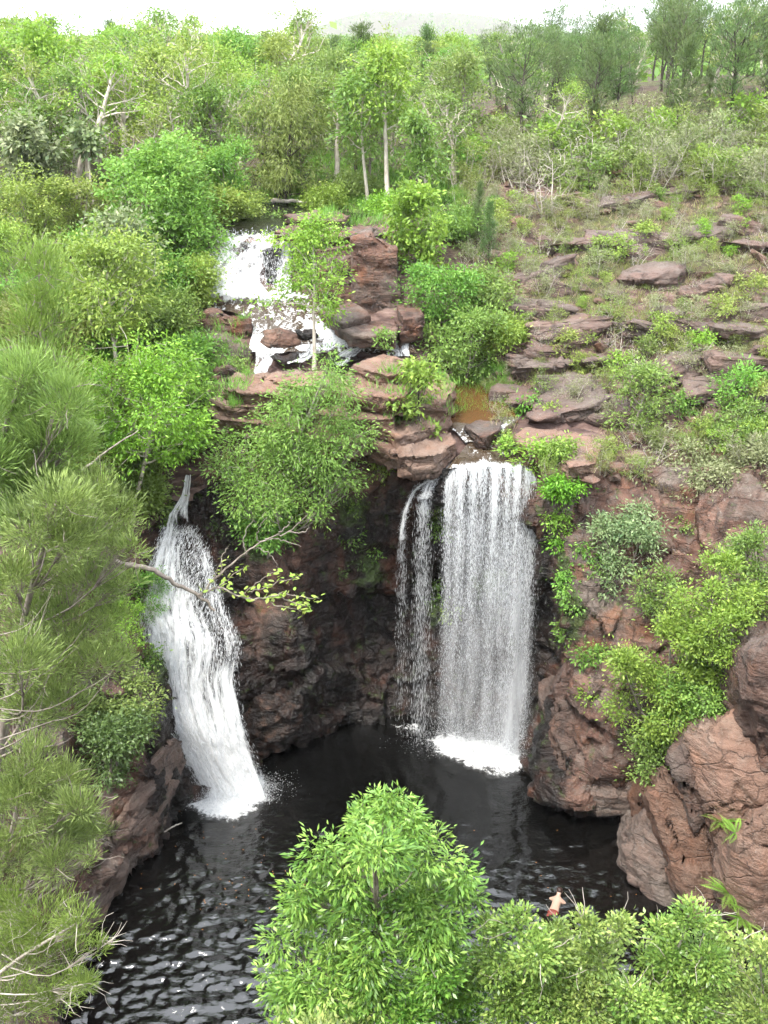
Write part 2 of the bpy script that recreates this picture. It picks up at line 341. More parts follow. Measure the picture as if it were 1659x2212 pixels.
# ------------------------------------------------------------------ height of the land beyond the rim (thin-plate spline through surveyed points)
HP = [tuple(r) for r in RIM[:-1]]
for q in [(470, 880, 36.0), (560, 850, 36.6), (700, 860, 37.0), (800, 890, 36.8), (900, 905, 36.4), (960, 930, 36.0), (1020, 930, 35.6), (1100, 930, 35.5), (1180, 950, 35.2),
          (1000, 880, 38.0), (1060, 870, 38.3), (1010, 830, 39.6), (1120, 830, 39.2), (1200, 870, 37.6),
          (560, 800, 37.6), (640, 790, 38.4), (760, 770, 39.0), (860, 765, 39.2), (900, 790, 38.9),
          (600, 720, 40.6), (700, 700, 41.3), (800, 700, 41.2), (480, 660, 43.2), (560, 650, 43.6), (650, 650, 43.6), (900, 690, 41.8),
          (430, 640, 43.8), (380, 650, 43.0), (420, 720, 40.6), (470, 700, 41.0), (440, 800, 38.0),
          (470, 510, 46.0), (540, 505, 46.2), (640, 500, 46.4), (760, 495, 46.4), (850, 500, 46.0), (560, 470, 49.4), (640, 470, 49.0), (740, 470, 49.0), (600, 440, 53.0), (520, 440, 53.0), (680, 445, 53.0),
          (940, 600, 44.5), (960, 500, 48.0), (900, 430, 53.0), (1000, 380, 57.0), (1000, 700, 42.2), (1100, 740, 40.8), (1080, 620, 44.4),
          (1300, 850, 37.6), (1300, 700, 41.2), (1300, 600, 44.2), (1300, 500, 48.2), (1300, 400, 53.0), (1300, 300, 59.5), (1300, 200, 70.0), (1150, 300, 64.0), (1100, 450, 51.5),
          (1500, 850, 36.6), (1500, 700, 40.6), (1500, 500, 47.4), (1500, 350, 55.0), (1500, 250, 61.0), (1500, 180, 66),
          (1659, 1000, 32.6), (1659, 850, 36.0), (1659, 700, 40.0), (1659, 500, 46.6), (1659, 350, 53.6), (1659, 200, 63.0), (1900, 700, 39.0), (1900, 400, 50.0), (1900, 200, 60.0), (1900, 1000, 32), (2200, 600, 42), (2200, 250, 58),
          (330, 900, 36.0), (300, 760, 39.5), (330, 640, 43.5), (200, 900, 34.5), (100, 900, 32.6), (0, 1000, 29.6), (200, 700, 41), (100, 600, 45), (250, 560, 47), (380, 540, 47), (0, 700, 40), (-200, 900, 31), (-200, 600, 44),
          (0, 400, 57), (200, 400, 56.5), (400, 420, 55), (-200, 350, 60)]:
    HP.append(tuple(W(*q)))
HP += [(-45, 70, 19.0), (-25, 75, 19.0), (0, 75, 19.0), (20, 82, 20.6), (40, 78, 22.8), (-60, 45, 19.5), (-45, 30, 18.0), (-30, 20, 15.0), (-22, 12, 13.5), (-16, 4, 17.5), (0, 2.5, 19.0), (0, 6, 12.5), (6, 6, 12.5), (-6, 6, 12.5), (0, 8.5, 9.0), (0, -3, 22.8), (-10, -6, 23.5), (16, 4, 18.0), (10, -6, 23.5), (28, 12, 17.5), (34, 25, 18),
       (60, 40, 22), (60, 70, 24), (-70, 95, 19.5), (0, 100, 19.2), (70, 100, 22.5), (40, 100, 21.8), (-40, 100, 19.3), (-60, 5, 19), (60, 5, 20), (0, -30, 24), (-50, -30, 24), (50, -30, 24)]
HP = np.array(HP)
def tps_fit(P, lam=0.02):
    n = len(P); d = np.hypot(P[:, None, 0] - P[None, :, 0], P[:, None, 1] - P[None, :, 1])
    K = np.where(d > 0, d * d * np.log(d + 1e-12), 0) + lam * np.eye(n); A = np.zeros((n + 3, n + 3)); A[:n, :n] = K
    Q = np.stack([np.ones(n), P[:, 0], P[:, 1]], 1); A[:n, n:] = Q; A[n:, :n] = Q.T
    return np.linalg.solve(A, np.concatenate([P[:, 2], np.zeros(3)]))
TPS = tps_fit(HP, 0.3)
def Hbase(x, y):
    x = np.asarray(x, float); y = np.asarray(y, float); sh = x.shape; x = x.ravel(); y = y.ravel(); z = np.zeros(len(x))
    for a in range(0, len(x), 20000):
        xs, ys = x[a:a + 20000], y[a:a + 20000]
        d2 = (xs[:, None] - HP[None, :, 0]) ** 2 + (ys[:, None] - HP[None, :, 1]) ** 2 + 1e-9
        z[a:a + 20000] = (0.5 * d2 * np.log(d2)) @ TPS[:-3] + TPS[-3] + TPS[-2] * xs + TPS[-1] * ys
    r = np.maximum(np.abs(x) / 62.0, np.maximum((y - 20) / 80.0, (-y) / 30.0))
    return (z + (19.5 - z) * sstep(0.85, 1.35, r)).reshape(sh)
def hill_mask(x, y):                    # the open rocky slope
    px, py, d = proj(np.stack([x, y, Hbase(x, y)], -1))
    return sstep(960, 1120, px + 0 * py) * sstep(240, 420, py) * sstep(66, 56, y) * sstep(25, 30, y)
def Hfull(x, y):
    x = np.asarray(x, float); y = np.asarray(y, float); sh = x.shape; x = x.ravel(); y = y.ravel()
    z = Hbase(x, y); p = np.stack([x, y, 0 * x], 1); m = hill_mask(x, y)
    rk = sstep(0.42, 0.55, 0.5 + 0.5 * fbm(p * np.array([0.16, 0.28, 1]) + 3, 4, 21)) * m
    zz = z + 0.10 * x * 0 + 0.5 * fbm(p * 0.35 + 1.7, 3, 24) * m; st = 0.62; k = np.floor(zz / st); f = zz / st - k
    zq = (k + sstep(0.66, 0.98, f)) * st
    z = np.where(m > 0, zz + (zq - zz) * rk * 0.95, zz)
    f1, f2, c = worley(p * np.array([0.9, 1.1, 1]) + 8, 31)
    z = z + rk * (0.30 * (c - 0.5) - 0.12 * np.exp(-(f2 - f1) / 0.08)) + 0.10 * fbm(p * 0.9, 3, 25) * (1 - rk)
    far = sstep(58, 75, y); z = z + far * 0.4 * fbm(p * 0.08, 2, 40)
    return z.reshape(sh), np.clip(rk, 0, 1).reshape(sh)
def Hs(x, y): return float(Hfull(np.array([x]), np.array([y]))[0][0])

def graded(lo, hi, a, b, step, grow=1.18):
    c = list(np.arange(a, b + 1e-6, step)); s1 = step; v = b
    while v < hi: s1 *= grow; v += s1; c.append(v)
    s1 = step; v = a; pre = []
    while v > lo: s1 *= grow; v -= s1; pre.append(v)
    return np.array(pre[::-1] + c)
gx = graded(-4200, 4200, -26, 34, 0.22); gy = graded(-60, 6500, 27, 62, 0.2)
X, Y = np.meshgrid(gx, gy, indexing='ij')
Zt, RK = Hfull(X, Y)
# the land dips under the gorge
ins = poly_contains(RIMF, X, Y); dist = poly_dist(RIMF, X, Y)
Zt = Zt - 0.12 * np.exp(-(dist / 0.4) ** 2) 
V = np.stack([X, Y, Zt], -1).reshape(-1, 3); F = grid_faces(*X.shape)
deep = (ins & (dist > 0.25)).ravel()
F = F[~deep[F].all(axis=1)]
nearmask = sstep(70, 30, np.hypot(X, Y - 30)).ravel()
cre = np.zeros(len(V)); rockv = RK.ravel().copy()
pxv, pyv, _ = proj(V)
pxj = pxv + 60 * fbm(V * 0.3, 3, 90); pyj = pyv + 30 * fbm(V * 0.3 + 7, 3, 91)
creek = sstep(380, 450, pxj) * sstep(1020 + 0.35 * np.clip(pyv - 600, 0, 400), 920 + 0.35 * np.clip(pyv - 600, 0, 400), pxj) * sstep(430, 480, pyj) * sstep(56, 53, V[:, 1]) * sstep(30, 34, V[:, 1])
rockv = np.maximum(rockv, creek); rockv = np.maximum(rockv, np.exp(-(dist.ravel() / 1.2) ** 2))
V[:, 2] += creek * 0.55 * (rock_disp(V, 0.7, 1.0) )
TV, TF, TR_ = V, F, rockv

# gorge walls
def wall_patch():
    U = 660; R = 136
    C = cr_interp(CTRL, U)                                # along
    P = np.stack([cr_interp(C[i], R) for i in range(U)], 0)   # (U,R,3)
    P[0] = P[-1] = 0.5 * (P[0] + P[-1])
    N = grid_normals(P); flat = P.reshape(-1, 3)
    d = rock_disp(flat, 1.25, 1.25, 0.25).reshape(U, R) * 1.2
    t = np.linspace(0, 1, R)[None, :]
    d = d + 0.8 * fbm(flat * 0.22 + 5, 3, 77).reshape(U, R)
    d = d * (0.35 + 0.65 * sstep(0, 0.2, t)) * (1 - 0.75 * sstep(0.9, 1.0, t))
    vis = sstep(14, 19, P[..., 1]);  d = d * (0.4 + 0.6 * vis)
    sgn = -1 if N[80, 55, 1] > 0 else 1
    P2 = P + (N * sgn)[..., :] * d[..., None]
    return P2
WALL = wall_patch()
wf = WALL.reshape(-1, 3); wpx, wpy, _ = proj(wf)
def blob(px, py, cx, cy, rx, ry): return np.exp(-(((px - cx) / rx) ** 2 + ((py - cy) / ry) ** 2))
wet = np.zeros(len(wf))
for c in [(780, 1420, 150, 330), (670, 1470, 110, 170), (800, 1400, 120, 330), (900, 1350, 140, 330), (1060, 1350, 160, 400), (1150, 1450, 60, 300), (430, 1350, 110, 400), (580, 1540, 100, 130), (720, 1500, 130, 170), (640, 1420, 70, 90), (1180, 1600, 55, 180), (380, 1650, 70, 150), (880, 1130, 60, 120)]:
    wet = np.maximum(wet, 1.25 * blob(wpx, wpy, *c))
wet = np.maximum(wet, 0.9 * sstep(0.7, 0.1, wf[:, 2]) )
wet = np.clip(wet * sstep(11.5, 9.5, wf[:, 2] + 0.0), 0, 1)
moss = np.zeros(len(wf))
for c in [(950, 1130, 40, 60), (800, 1230, 50, 70), (620, 1130, 80, 70), (1215, 1240, 25, 120), (1240, 1330, 40, 100), (940, 1320, 30, 60), (560, 1180, 60, 50), (350, 1420, 40, 100), (1060, 1260, 60, 60), (760, 1100, 60, 60)]:
    moss = np.maximum(moss, 0.75 * blob(wpx, wpy, *c))
moss = np.maximum(moss, 0.38)
gw = obj('gorge_rock_wall', mk_mesh('gorge_rock_wall', wf, grid_faces(*WALL.shape[:2], flip=True), {'wet': wet, 'moss': moss}), M['rock'], kind='structure')
# ------------------------------------------------------------------ pool
def pool_mesh():
    xs = np.arange(-12.5, 14.5, 0.08); ys = np.arange(17.0, 36.2, 0.075); Xp, Yp = np.meshgrid(xs, ys, indexing='ij')
    p = np.stack([Xp.ravel(), Yp.ravel(), 0 * Xp.ravel()], 1); z = np.zeros(len(p))
    # rings spreading from the two falls plus cross chop
    for (cx, cy), lam, a in (((Wz(490, 1690, 0)[0], Wz(490, 1690, 0)[1]), 0.85, 0.016), ((Wz(1040, 1620, 0)[0], Wz(1040, 1620, 0)[1]), 0.62, 0.012)):
        r = np.hypot(p[:, 0] - cx, p[:, 1] - cy) + 0.6 * fbm(p * 0.35, 3, 51) + 0.14 * fbm(p * 1.3, 2, 52)
        z += a * np.sin(2 * math.pi * r / lam) * (0.6 + 0.6 * fbm(p * 0.4 + 2, 2, 53))
    q = np.stack([p[:, 0] * 1.1 + 0.25 * p[:, 1], p[:, 1] * 2.0 - 0.3 * p[:, 0], p[:, 2]], 1)
    near = sstep(30, 22, p[:, 1]); left = 0.75 + 0.25 * sstep(5, -4, p[:, 0])
    z += (0.012 + 0.052 * near) * left * fbm(q * 1.5, 2, 54) + (0.014 + 0.044 * near) * left * (1 - 2 * np.abs(fbm(q * 2.5, 2, 55)))
    agit = sum(np.exp(-((p[:, 0] - Wz(a, b, 0)[0]) ** 2 + (p[:, 1] - Wz(a, b, 0)[1]) ** 2) / 2.2) for a, b in ((500, 1690), (960, 1600), (1040, 1620)))
    z += 0.035 * np.clip(agit, 0, 1.2) * fbm(p * 3.0, 2, 56)
    return mk_mesh('plunge_pool', np.stack([p[:, 0], p[:, 1], z], 1), grid_faces(len(xs), len(ys)), smooth=True)
def pool_material():
    s = NT('pool_water'); pos = s.n('NewGeometry').outputs['Position']
    n = s.noise(s.mapping(pos, (1, 1.9, 1)), 6.0, 3, 0.55)
    bp = s.n('Bump', {'Height': n, 'Strength': 0.4, 'Distance': 0.05}).outputs[0]
    return s.surf(s.n('BsdfPrincipled', {'Base Color': (0.0018, 0.0018, 0.0017, 1), 'Roughness': 0.025, 'IOR': 1.72, 'Normal': bp, 'Specular IOR Level': 0.6}).outputs[0])
M['pool'] = pool_material()
pool = obj('plunge_pool_water', pool_mesh(), M['pool'], kind='structure')

# ------------------------------------------------------------------ rocks
def split_long(bm, L, it=7):
    for _ in range(it):
        es = [e for e in bm.edges if e.calc_length() > L]
        if not es: break
        bmesh.ops.subdivide_edges(bm, edges=es, cuts=1, use_grid_fill=True)
        bmesh.ops.triangulate(bm, faces=[f for f in bm.faces if len(f.verts) > 3])
def rock_mesh(name, pts, res=0.2, big=0.7, amp=1.0, strata=2.0, tilt=0.1, seed=3, rounding=0, attrs=(0, 0)):
    """hull of pts, finely cut and broken into blocky relief"""
    bm = bmesh.new()
    for p in pts: bm.verts.new(p)
    r = bmesh.ops.convex_hull(bm, input=list(bm.verts))
    bmesh.ops.delete(bm, geom=[g for g in r['geom_interior'] if isinstance(g, bmesh.types.BMVert)], context='VERTS')
    loose = [v for v in bm.verts if not v.link_faces]
    if loose: bmesh.ops.delete(bm, geom=loose, context='VERTS')
    split_long(bm, res)
    for _ in range(rounding): bmesh.ops.smooth_vert(bm, verts=bm.verts[:], factor=0.5, use_axis_x=True, use_axis_y=True, use_axis_z=True)
    bm.normal_update(); bm.verts.ensure_lookup_table()
    Vv = np.array([v.co for v in bm.verts]); Nn = np.array([v.normal for v in bm.verts])
    Vv = Vv + Nn * (rock_disp(Vv + seed * 3.7, big, strata, tilt, seed) * amp)[:, None]
    bmesh.ops.triangulate(bm, faces=bm.faces[:]); bm.verts.index_update()
    Ff = np.array([[v.index for v in f.verts] for f in bm.faces]); bm.free()
    n = len(Vv)
    return mk_mesh(name, Vv, Ff, {'wet': np.full(n, attrs[0]), 'moss': np.full(n, attrs[1])})
def face_block(name, outline, y, depth, parent=None, bulge=0.4, shrink=0.92, res=0.2, big=0.6, amp=0.9, mat=None, ys=None, seed=3, drop=None, attrs=(0, 0), strata=2.0, tilt=0.1, rounding=0):
    """boulder whose near face has the given outline; ys: distance per outline point"""
    ys = ys or [y] * len(outline); P = [W(px, py, yy) for (px, py), yy in zip(outline, ys)]
    c = np.mean(P, 0); drop = -depth * (CAM_Z - c[2]) / c[1] * 0.9 if drop is None else drop
    back = [c + (p - c) * shrink + np.array([0, depth, drop]) for p in P]
    front = [c + (p - c) * 0.55 + np.array([0, -bulge, 0]) for p in P]
    me = rock_mesh(name, P + back + front, res, big, amp, strata, tilt, seed, rounding, attrs)
    return obj(name, me, mat or M['rock'], parent)
def slab(name, outline, z, thick, parent=None, res=0.2, big=0.55, amp=0.5, mat=None, seed=3, flare=1.0, attrs=(0, 0), tiltz=0.0, under=0.3):
    """flat bedding slab; outline of its top seen in the picture, at height z"""
    P = [Wz(px, py, z) for px, py in outline]; c = np.mean(P, 0)
    top = [p + np.array([0, 0, tiltz * (p[0] - c[0])]) for p in P]
    bot = [c + (p - c) * flare + np.array([0, under, -thick]) for p in P]
    me = rock_mesh(name, top + bot, res, big, amp, 2.6, 0.08, seed, 0, attrs)
    return obj(name, me, mat or M['rock'], parent)

# bedding slabs along the top of the middle cliff and the creek terraces
ledge = thing('rock_ledge', 'layered pinkish sandstone ledge above the dark cliff between the two falls', 'rock ledge')
for i, (ol, z, th) in enumerate([
    ([(445, 880), (500, 862), (560, 862), (650, 885), (640, 925), (540, 912), (470, 905)], 12.75, 0.7),
    ([(455, 862), (520, 838), (600, 842), (650, 868), (560, 878), (490, 878)], 13.25, 0.6),
    ([(480, 840), (510, 812), (600, 806), (660, 822), (650, 850), (560, 852)], 13.75, 0.6),
    ([(560, 812), (640, 795), (700, 800), (720, 830), (640, 835)], 14.0, 0.6),
    ([(640, 905), (700, 880), (800, 900), (820, 940), (760, 955), (660, 945)], 12.3, 0.8),
    ([(660, 870), (740, 845), (840, 860), (850, 905), (760, 905), (690, 895)], 13.0, 0.9),
    ([(700, 830), (760, 800), (860, 800), (900, 830), (870, 860), (760, 855)], 13.7, 0.85),
    ([(760, 790), (830, 768), (900, 775), (905, 800), (840, 812)], 14.1, 0.7),
    ([(840, 850), (880, 815), (960, 805), (985, 830), (960, 870), (890, 880)], 13.1, 1.2),
    ([(820, 915), (870, 875), (960, 862), (975, 890), (930, 925), (860, 945)], 12.5, 0.9),
    ([(800, 955), (850, 930), (930, 915), (975, 930), (985, 955), (940, 985), (860, 985)], 12.0, 0.8),
    ([(870, 985), (930, 968), (965, 965), (970, 985), (940, 1005), (890, 1010)], 11.6, 0.7)]):
    slab('slab', ol, z, th, ledge, seed=3 + i, mat=M['rock_pale'], res=0.16, amp=0.85, big=0.5)
shelf = thing('rock_shelf', 'flat tan sandstone shelf on the hillside bank beside the lip of the tall fall', 'rock shelf')
for i, (ol, z, th) in enumerate([
    ([(1110, 945), (1135, 922), (1200, 925), (1250, 950), (1260, 985), (1190, 985), (1135, 968)], 12.0, 0.7),
    ([(1160, 980), (1190, 968), (1250, 985), (1240, 1030), (1185, 1030)], 11.5, 0.8),
    ([(1190, 950), (1240, 930), (1300, 960), (1290, 1000), (1230, 1010)], 12.1, 0.9)]):
    slab('slab', ol, z, th, shelf, seed=23 + i, mat=M['rock_pale'], res=0.17)
lip_rock = tag(slab('lip_boulder', [(1005, 918), (1040, 905), (1085, 912), (1075, 930), (1050, 945), (1030, 940)], 12.15, 0.6, None, seed=31, attrs=(0.35, 0), res=0.12, big=0.4), 'small brown rock splitting the water above the tall fall', 'rock')
kn = face_block('wet_boulder', [(925, 1040), (950, 1020), (985, 1030), (990, 1060), (960, 1085), (930, 1075)], 33.6, 1.5, None, bulge=0.4, res=0.15, attrs=(0.9, 0), seed=33); tag(kn, 'dark wet rounded rock under the lip, left of the tall fall', 'rock')

# block of cliff beside the top cascade
cw = thing('rock_outcrop', 'square purple-brown rock face to one side of the top cascade', 'rock outcrop')
face_block('block', [(760, 515), (800, 505), (852, 535), (868, 640), (850, 690), (760, 690)], 42.4, 4.0, cw, bulge=0.1, res=0.15, big=0.7, amp=0.45, seed=41, drop=-0.3)
face_block('block', [(680, 540), (770, 530), (780, 690), (690, 690)], 43.2, 3.0, cw, bulge=0.1, res=0.15, big=0.6, amp=0.5, seed=42, drop=-0.3)
for i, (ol, z, th) in enumerate([([(640, 500), (720, 488), (800, 490), (840, 505), (790, 512), (680, 512)], 17.45, 0.35), ([(590, 500), (640, 478), (720, 478), (740, 492), (640, 508)], 17.55, 0.4), ([(610, 462), (680, 455), (760, 462), (740, 478), (640, 476)], 17.75, 0.4),
                                 ([(720, 700), (790, 690), (860, 700), (850, 730), (760, 725)], 14.7, 0.5), ([(860, 660), (905, 655), (915, 680), (870, 690)], 15.1, 0.9), ([(850, 690), (900, 685), (915, 705), (865, 715)], 14.7, 0.7), ([(690, 670), (760, 650), (800, 680), (740, 700)], 14.95, 0.5)]):
    slab('slab', ol, z, th, cw, seed=51 + i, res=0.2)
tl = thing('cascade_rocks', 'dark wet rocks standing out of the top cascade', 'rock')
for i, (ol, y) in enumerate([([(520, 525), (548, 528), (545, 545), (525, 545)], 45.2), ([(570, 545), (605, 540), (612, 570), (595, 630), (572, 620)], 44.6), ([(560, 535), (600, 530), (610, 550), (575, 552)], 45.0), ([(640, 560), (690, 555), (700, 640), (650, 640)], 44.8)]):
    face_block('rock', ol, y, 1.2, tl, bulge=0.3, res=0.14, big=0.4, amp=0.7, attrs=(0.9, 0.1), seed=61 + i)
tag(face_block('boulder', [(563, 740), (575, 718), (605, 710), (640, 722), (650, 748), (625, 768), (585, 765)], 40.0, 1.4, None, bulge=0.3, res=0.11, big=0.45, amp=0.7, seed=71), 'tan-brown boulder parting the stream below the top cascade', 'boulder')
for i, (ol, y, lab) in enumerate([([(640, 715), (680, 712), (690, 730), (655, 742)], 40.4, 'low dark rock just past the tan boulder in the stream'), ([(585, 770), (640, 765), (650, 785), (600, 790)], 38.9, 'wet dark rock just below the tan boulder in the stream'),
                                  ([(755, 735), (810, 728), (815, 745), (765, 748)], 40.0, 'flat brown rock in midstream near the rock face'), ([(700, 775), (760, 768), (790, 778), (730, 790)], 38.9, 'long low wet rock at the brink of the middle cascade'), ([(815, 755), (860, 752), (862, 768), (820, 770)], 39.4, 'small wet rock beside the little step of water')]):
    tag(face_block('stream_rock', ol, y, 1.0, None, bulge=0.2, res=0.14, big=0.4, amp=0.5, attrs=(0.75, 0.1), seed=81 + i), lab, 'rock')
bank = thing('rock_bank', 'rusty rock bank under bushes beside the middle cascade', 'rock bank')
face_block('block', [(405, 690), (450, 672), (540, 690), (545, 730), (520, 760), (420, 740)], 40.8, 2.2, bank, bulge=0.2, seed=91, amp=0.9)
face_block('block', [(405, 735), (470, 730), (540, 760), (535, 800), (440, 820), (400, 790)], 39.2, 2.2, bank, bulge=0.2, seed=92, amp=0.9, attrs=(0.1, 0.35))
face_block('block', [(420, 800), (500, 790), (530, 810), (470, 850), (430, 870)], 37.4, 2.0, bank, bulge=0.2, seed=93, amp=0.9, attrs=(0.3, 0.2))

# left bank rock, grey block on the far right wall, foreground buttress
lb = thing('shore_rock', 'smooth grey-brown rock sloping into the pool below the left-hand bushes', 'rock')
face_block('block', [(245, 1790), (330, 1640), (372, 1590), (388, 1640), (345, 1800), (325, 1850), (255, 1905)], 26.0, 3.0, lb, bulge=0.2, ys=[25.6, 27.4, 28.6, 28.6, 27.2, 26.8, 25.2], amp=0.5, seed=101, res=0.18, big=0.9, mat=M['rock_grey'])
face_block('block', [(150, 1880), (245, 1780), (270, 1880), (215, 1960), (205, 2040), (150, 2060)], 24.2, 3.0, lb, bulge=0.2, ys=[24.3, 25.6, 25.2, 24.0, 23.4, 22.6], amp=0.6, seed=102, res=0.18, big=0.9, mat=M['rock_grey'])
face_block('block', [(312, 1575), (350, 1600), (392, 1690), (396, 1735), (350, 1745), (308, 1690)], 28.9, 2.4, lb, bulge=0.25, amp=0.8, seed=103, attrs=(0.7, 0.1))
tag(face_block('boulder', [(515, 1570), (550, 1505), (600, 1490), (648, 1510), (655, 1580), (605, 1622), (535, 1640)], 31.9, 2.0, None, bulge=0.3, amp=0.6, seed=105, res=0.17, big=0.8, mat=M['rock_rust'], attrs=(0.6, 0.1)), 'rusty red-brown boulder at the waterline, right of the broad white waterfall', 'boulder')
gb = thing('cliff_block', 'large grey angular rock at the waterline, right of the tall fall', 'rock')
face_block('block', [(1270, 1590), (1310, 1510), (1360, 1540), (1400, 1570), (1405, 1640), (1380, 1760), (1290, 1765), (1235, 1660)], 28.5, 3.2, gb, bulge=0.25, amp=0.5, seed=111, res=0.18, big=0.9, mat=M['rock_grey'], ys=[28.9, 29.4, 29.0, 28.6, 28.2, 27.9, 28.0, 28.7])
face_block('block', [(1195, 1480), (1270, 1380), (1300, 1500), (1260, 1640), (1240, 1740), (1200, 1740), (1175, 1650)], 29.6, 2.5, gb, bulge=0.15, amp=0.55, seed=112, res=0.18, big=0.9, mat=M['rock_dark'], ys=[30.0, 30.6, 29.8, 29.0, 28.6, 28.8, 29.6])
face_block('block', [(1380, 1640), (1430, 1600), (1440, 1740), (1390, 1780)], 27.9, 2.5, gb, bulge=0.2, amp=0.6, seed=113, res=0.18)
bt = thing('rock_buttress', 'massive red-brown rock buttress rising from the pool at the near right', 'rock buttress')
BT = [
 ([(1343, 1870), (1365, 1800), (1400, 1740), (1440, 1725), (1500, 1790), (1520, 1900), (1490, 1985), (1440, 1990), (1390, 1930)], 26.0, 3.2, [25.9, 26.0, 26.2, 26.2, 25.4, 24.6, 24.2, 24.5, 25.3], 0.25, (0, 0), 'rock_grey'),
 ([(1405, 1720), (1430, 1650), (1480, 1690), (1540, 1800), (1560, 1960), (1500, 1980), (1470, 1850)], 25.3, 3.0, [25.4, 25.6, 25.1, 24.4, 23.8, 23.7, 24.5], 0.15, (0, 0), 'rock_rust'),
 ([(1445, 1640), (1480, 1585), (1530, 1600), (1545, 1760), (1500, 1800), (1470, 1720)], 25.2, 3.0, [25.2, 25.5, 25.0, 24.4, 24.4, 24.8], 0.2, (0, 0), 'rock_dark'),
 ([(1495, 1590), (1520, 1550), (1600, 1540), (1640, 1580), (1680, 1660), (1670, 1760), (1600, 1790), (1540, 1760), (1510, 1680)], 24.6, 3.4, [25.0, 25.2, 25.0, 24.6, 24.0, 23.4, 23.4, 23.8, 24.5], 0.4, (0, 0), 'rock_pale'),
 ([(1625, 1500), (1640, 1410), (1690, 1370), (1790, 1340), (1800, 1640), (1680, 1640), (1630, 1600)], 23.6, 4.0, None, 0.3, (0, 0), 'rock_dark'),
 ([(1540, 1760), (1600, 1780), (1620, 1850), (1590, 1960), (1555, 1930)], 23.7, 2.4, None, 0.2, (0, 0.1), 'rock_rust'),
 ([(1600, 1800), (1659, 1740), (1780, 1700), (1800, 2000), (1700, 2120), (1600, 2050), (1570, 1940)], 22.4, 4.0, None, 0.6, (0, 0), 'rock_pale'),
 ([(1560, 1960), (1610, 1980), (1640, 2080), (1600, 2140), (1540, 2060)], 22.6, 3.0, None, 0.3, (0.3, 0.1), 'rock'),
 ([(1640, 1570), (1800, 1560), (1830, 1800), (1660, 1800)], 23.8, 4.0, None, 0.2, (0, 0), 'rock')]
for i, (ol, y, dp, ys, bu, at, mt) in enumerate(BT):
    face_block('block', ol, y, dp, bt, bulge=bu, ys=ys, seed=121 + i, res=0.165, big=0.9, amp=0.6, attrs=at, mat=M[mt], strata=1.1, tilt=0.35)

# ------------------------------------------------------------------ moving water
def drops(rng, pos, vel, length, width):
    """elongated splinters of white water; one folded blade each"""
    n = len(pos); v = vel / np.linalg.norm(vel, axis=1, keepdims=True)
    a = rng.normal(size=(n, 3)); s1 = np.cross(v, a); s1 /= np.linalg.norm(s1, axis=1, keepdims=True); s2 = np.cross(v, s1)
    L = (length / 2)[:, None] * v; Wd = (width / 2)[:, None]
    Vv = np.stack([pos - L, pos + s1 * Wd + s2 * Wd * 0.4, pos + L * 0.6, pos - s1 * Wd + s2 * Wd * 0.4], 1).reshape(-1, 3)
    return Vv, (np.arange(n) * 4)[:, None] + np.array([[0, 1, 2, 3]])
def free_fall(rng, lip, n, T, v0, spread=0.05, grow=0.16, lsc=1.0, wsc=1.0, strands=None, tpow=0.75, thin=0.0, shrink=0.0):
    """lip: (k,3) polyline of the edge"""
    lip = np.asarray(lip)
    u = rng.random(n) if strands is None else np.clip(rng.choice(strands, n) + rng.normal(size=n) * 0.014, 0, 1)
    s = u * (len(lip) - 1); i = np.minimum(s.astype(int), len(lip) - 2); f = (s - i)[:, None]
    p0 = lip[i] * (1 - f) + lip[i + 1] * f
    # beads: water leaves the lip in pulses, so splinters gather in clumps
    t = T * rng.random(n) ** tpow; k = rng.random(n) < 0.6
    seedt = T * rng.random(n // 25 + 1) ** tpow; seedu = rng.integers(0, 1 << 30, n // 25 + 1)
    idx = rng.integers(0, len(seedt), n); t = np.where(k, np.clip(seedt[idx] + rng.normal(size=n) * 0.03, 0.0, T), t)
    if strands is None:
        us = rng.random(len(seedt)); s2 = np.clip(us[idx] + rng.normal(size=n) * 0.012, 0, 1) * (len(lip) - 1); i2 = np.minimum(s2.astype(int), len(lip) - 2); f2 = (s2 - i2)[:, None]
        p0 = np.where(k[:, None], lip[i2] * (1 - f2) + lip[i2 + 1] * f2, p0)
    sg = (spread + grow * t)[:, None]
    vy = v0 * (0.75 + 0.5 * rng.random(n))
    pos = p0 + np.stack([rng.normal(size=n) * sg[:, 0], -vy * t + rng.normal(size=n) * sg[:, 0] * 0.7, -4.9 * t * t - 0.4 * t], 1)
    vel = np.stack([rng.normal(size=n) * 0.25, -vy, -9.8 * t - 0.8], 1)
    ln = lsc * (0.05 + 0.16 * rng.random(n) ** 2 + 0.05 * t) ; wd = wsc * (0.012 + 0.026 * rng.random(n) ** 2)
    ln = ln * (1 - shrink * t / T); wd = wd * (1 - shrink * t / T)
    m = (pos[:, 2] > 0.0) & (rng.random(n) > thin * t / T)
    return drops(rng, pos[m], vel[m], ln[m], wd[m])
def joinvf(parts):
    Vs, Fs, o = [], [], 0
    for v, f in parts: Vs.append(v); Fs.append(f + o); o += len(v)
    return np.concatenate(Vs), np.concatenate(Fs)
rng = np.random.default_rng(7)

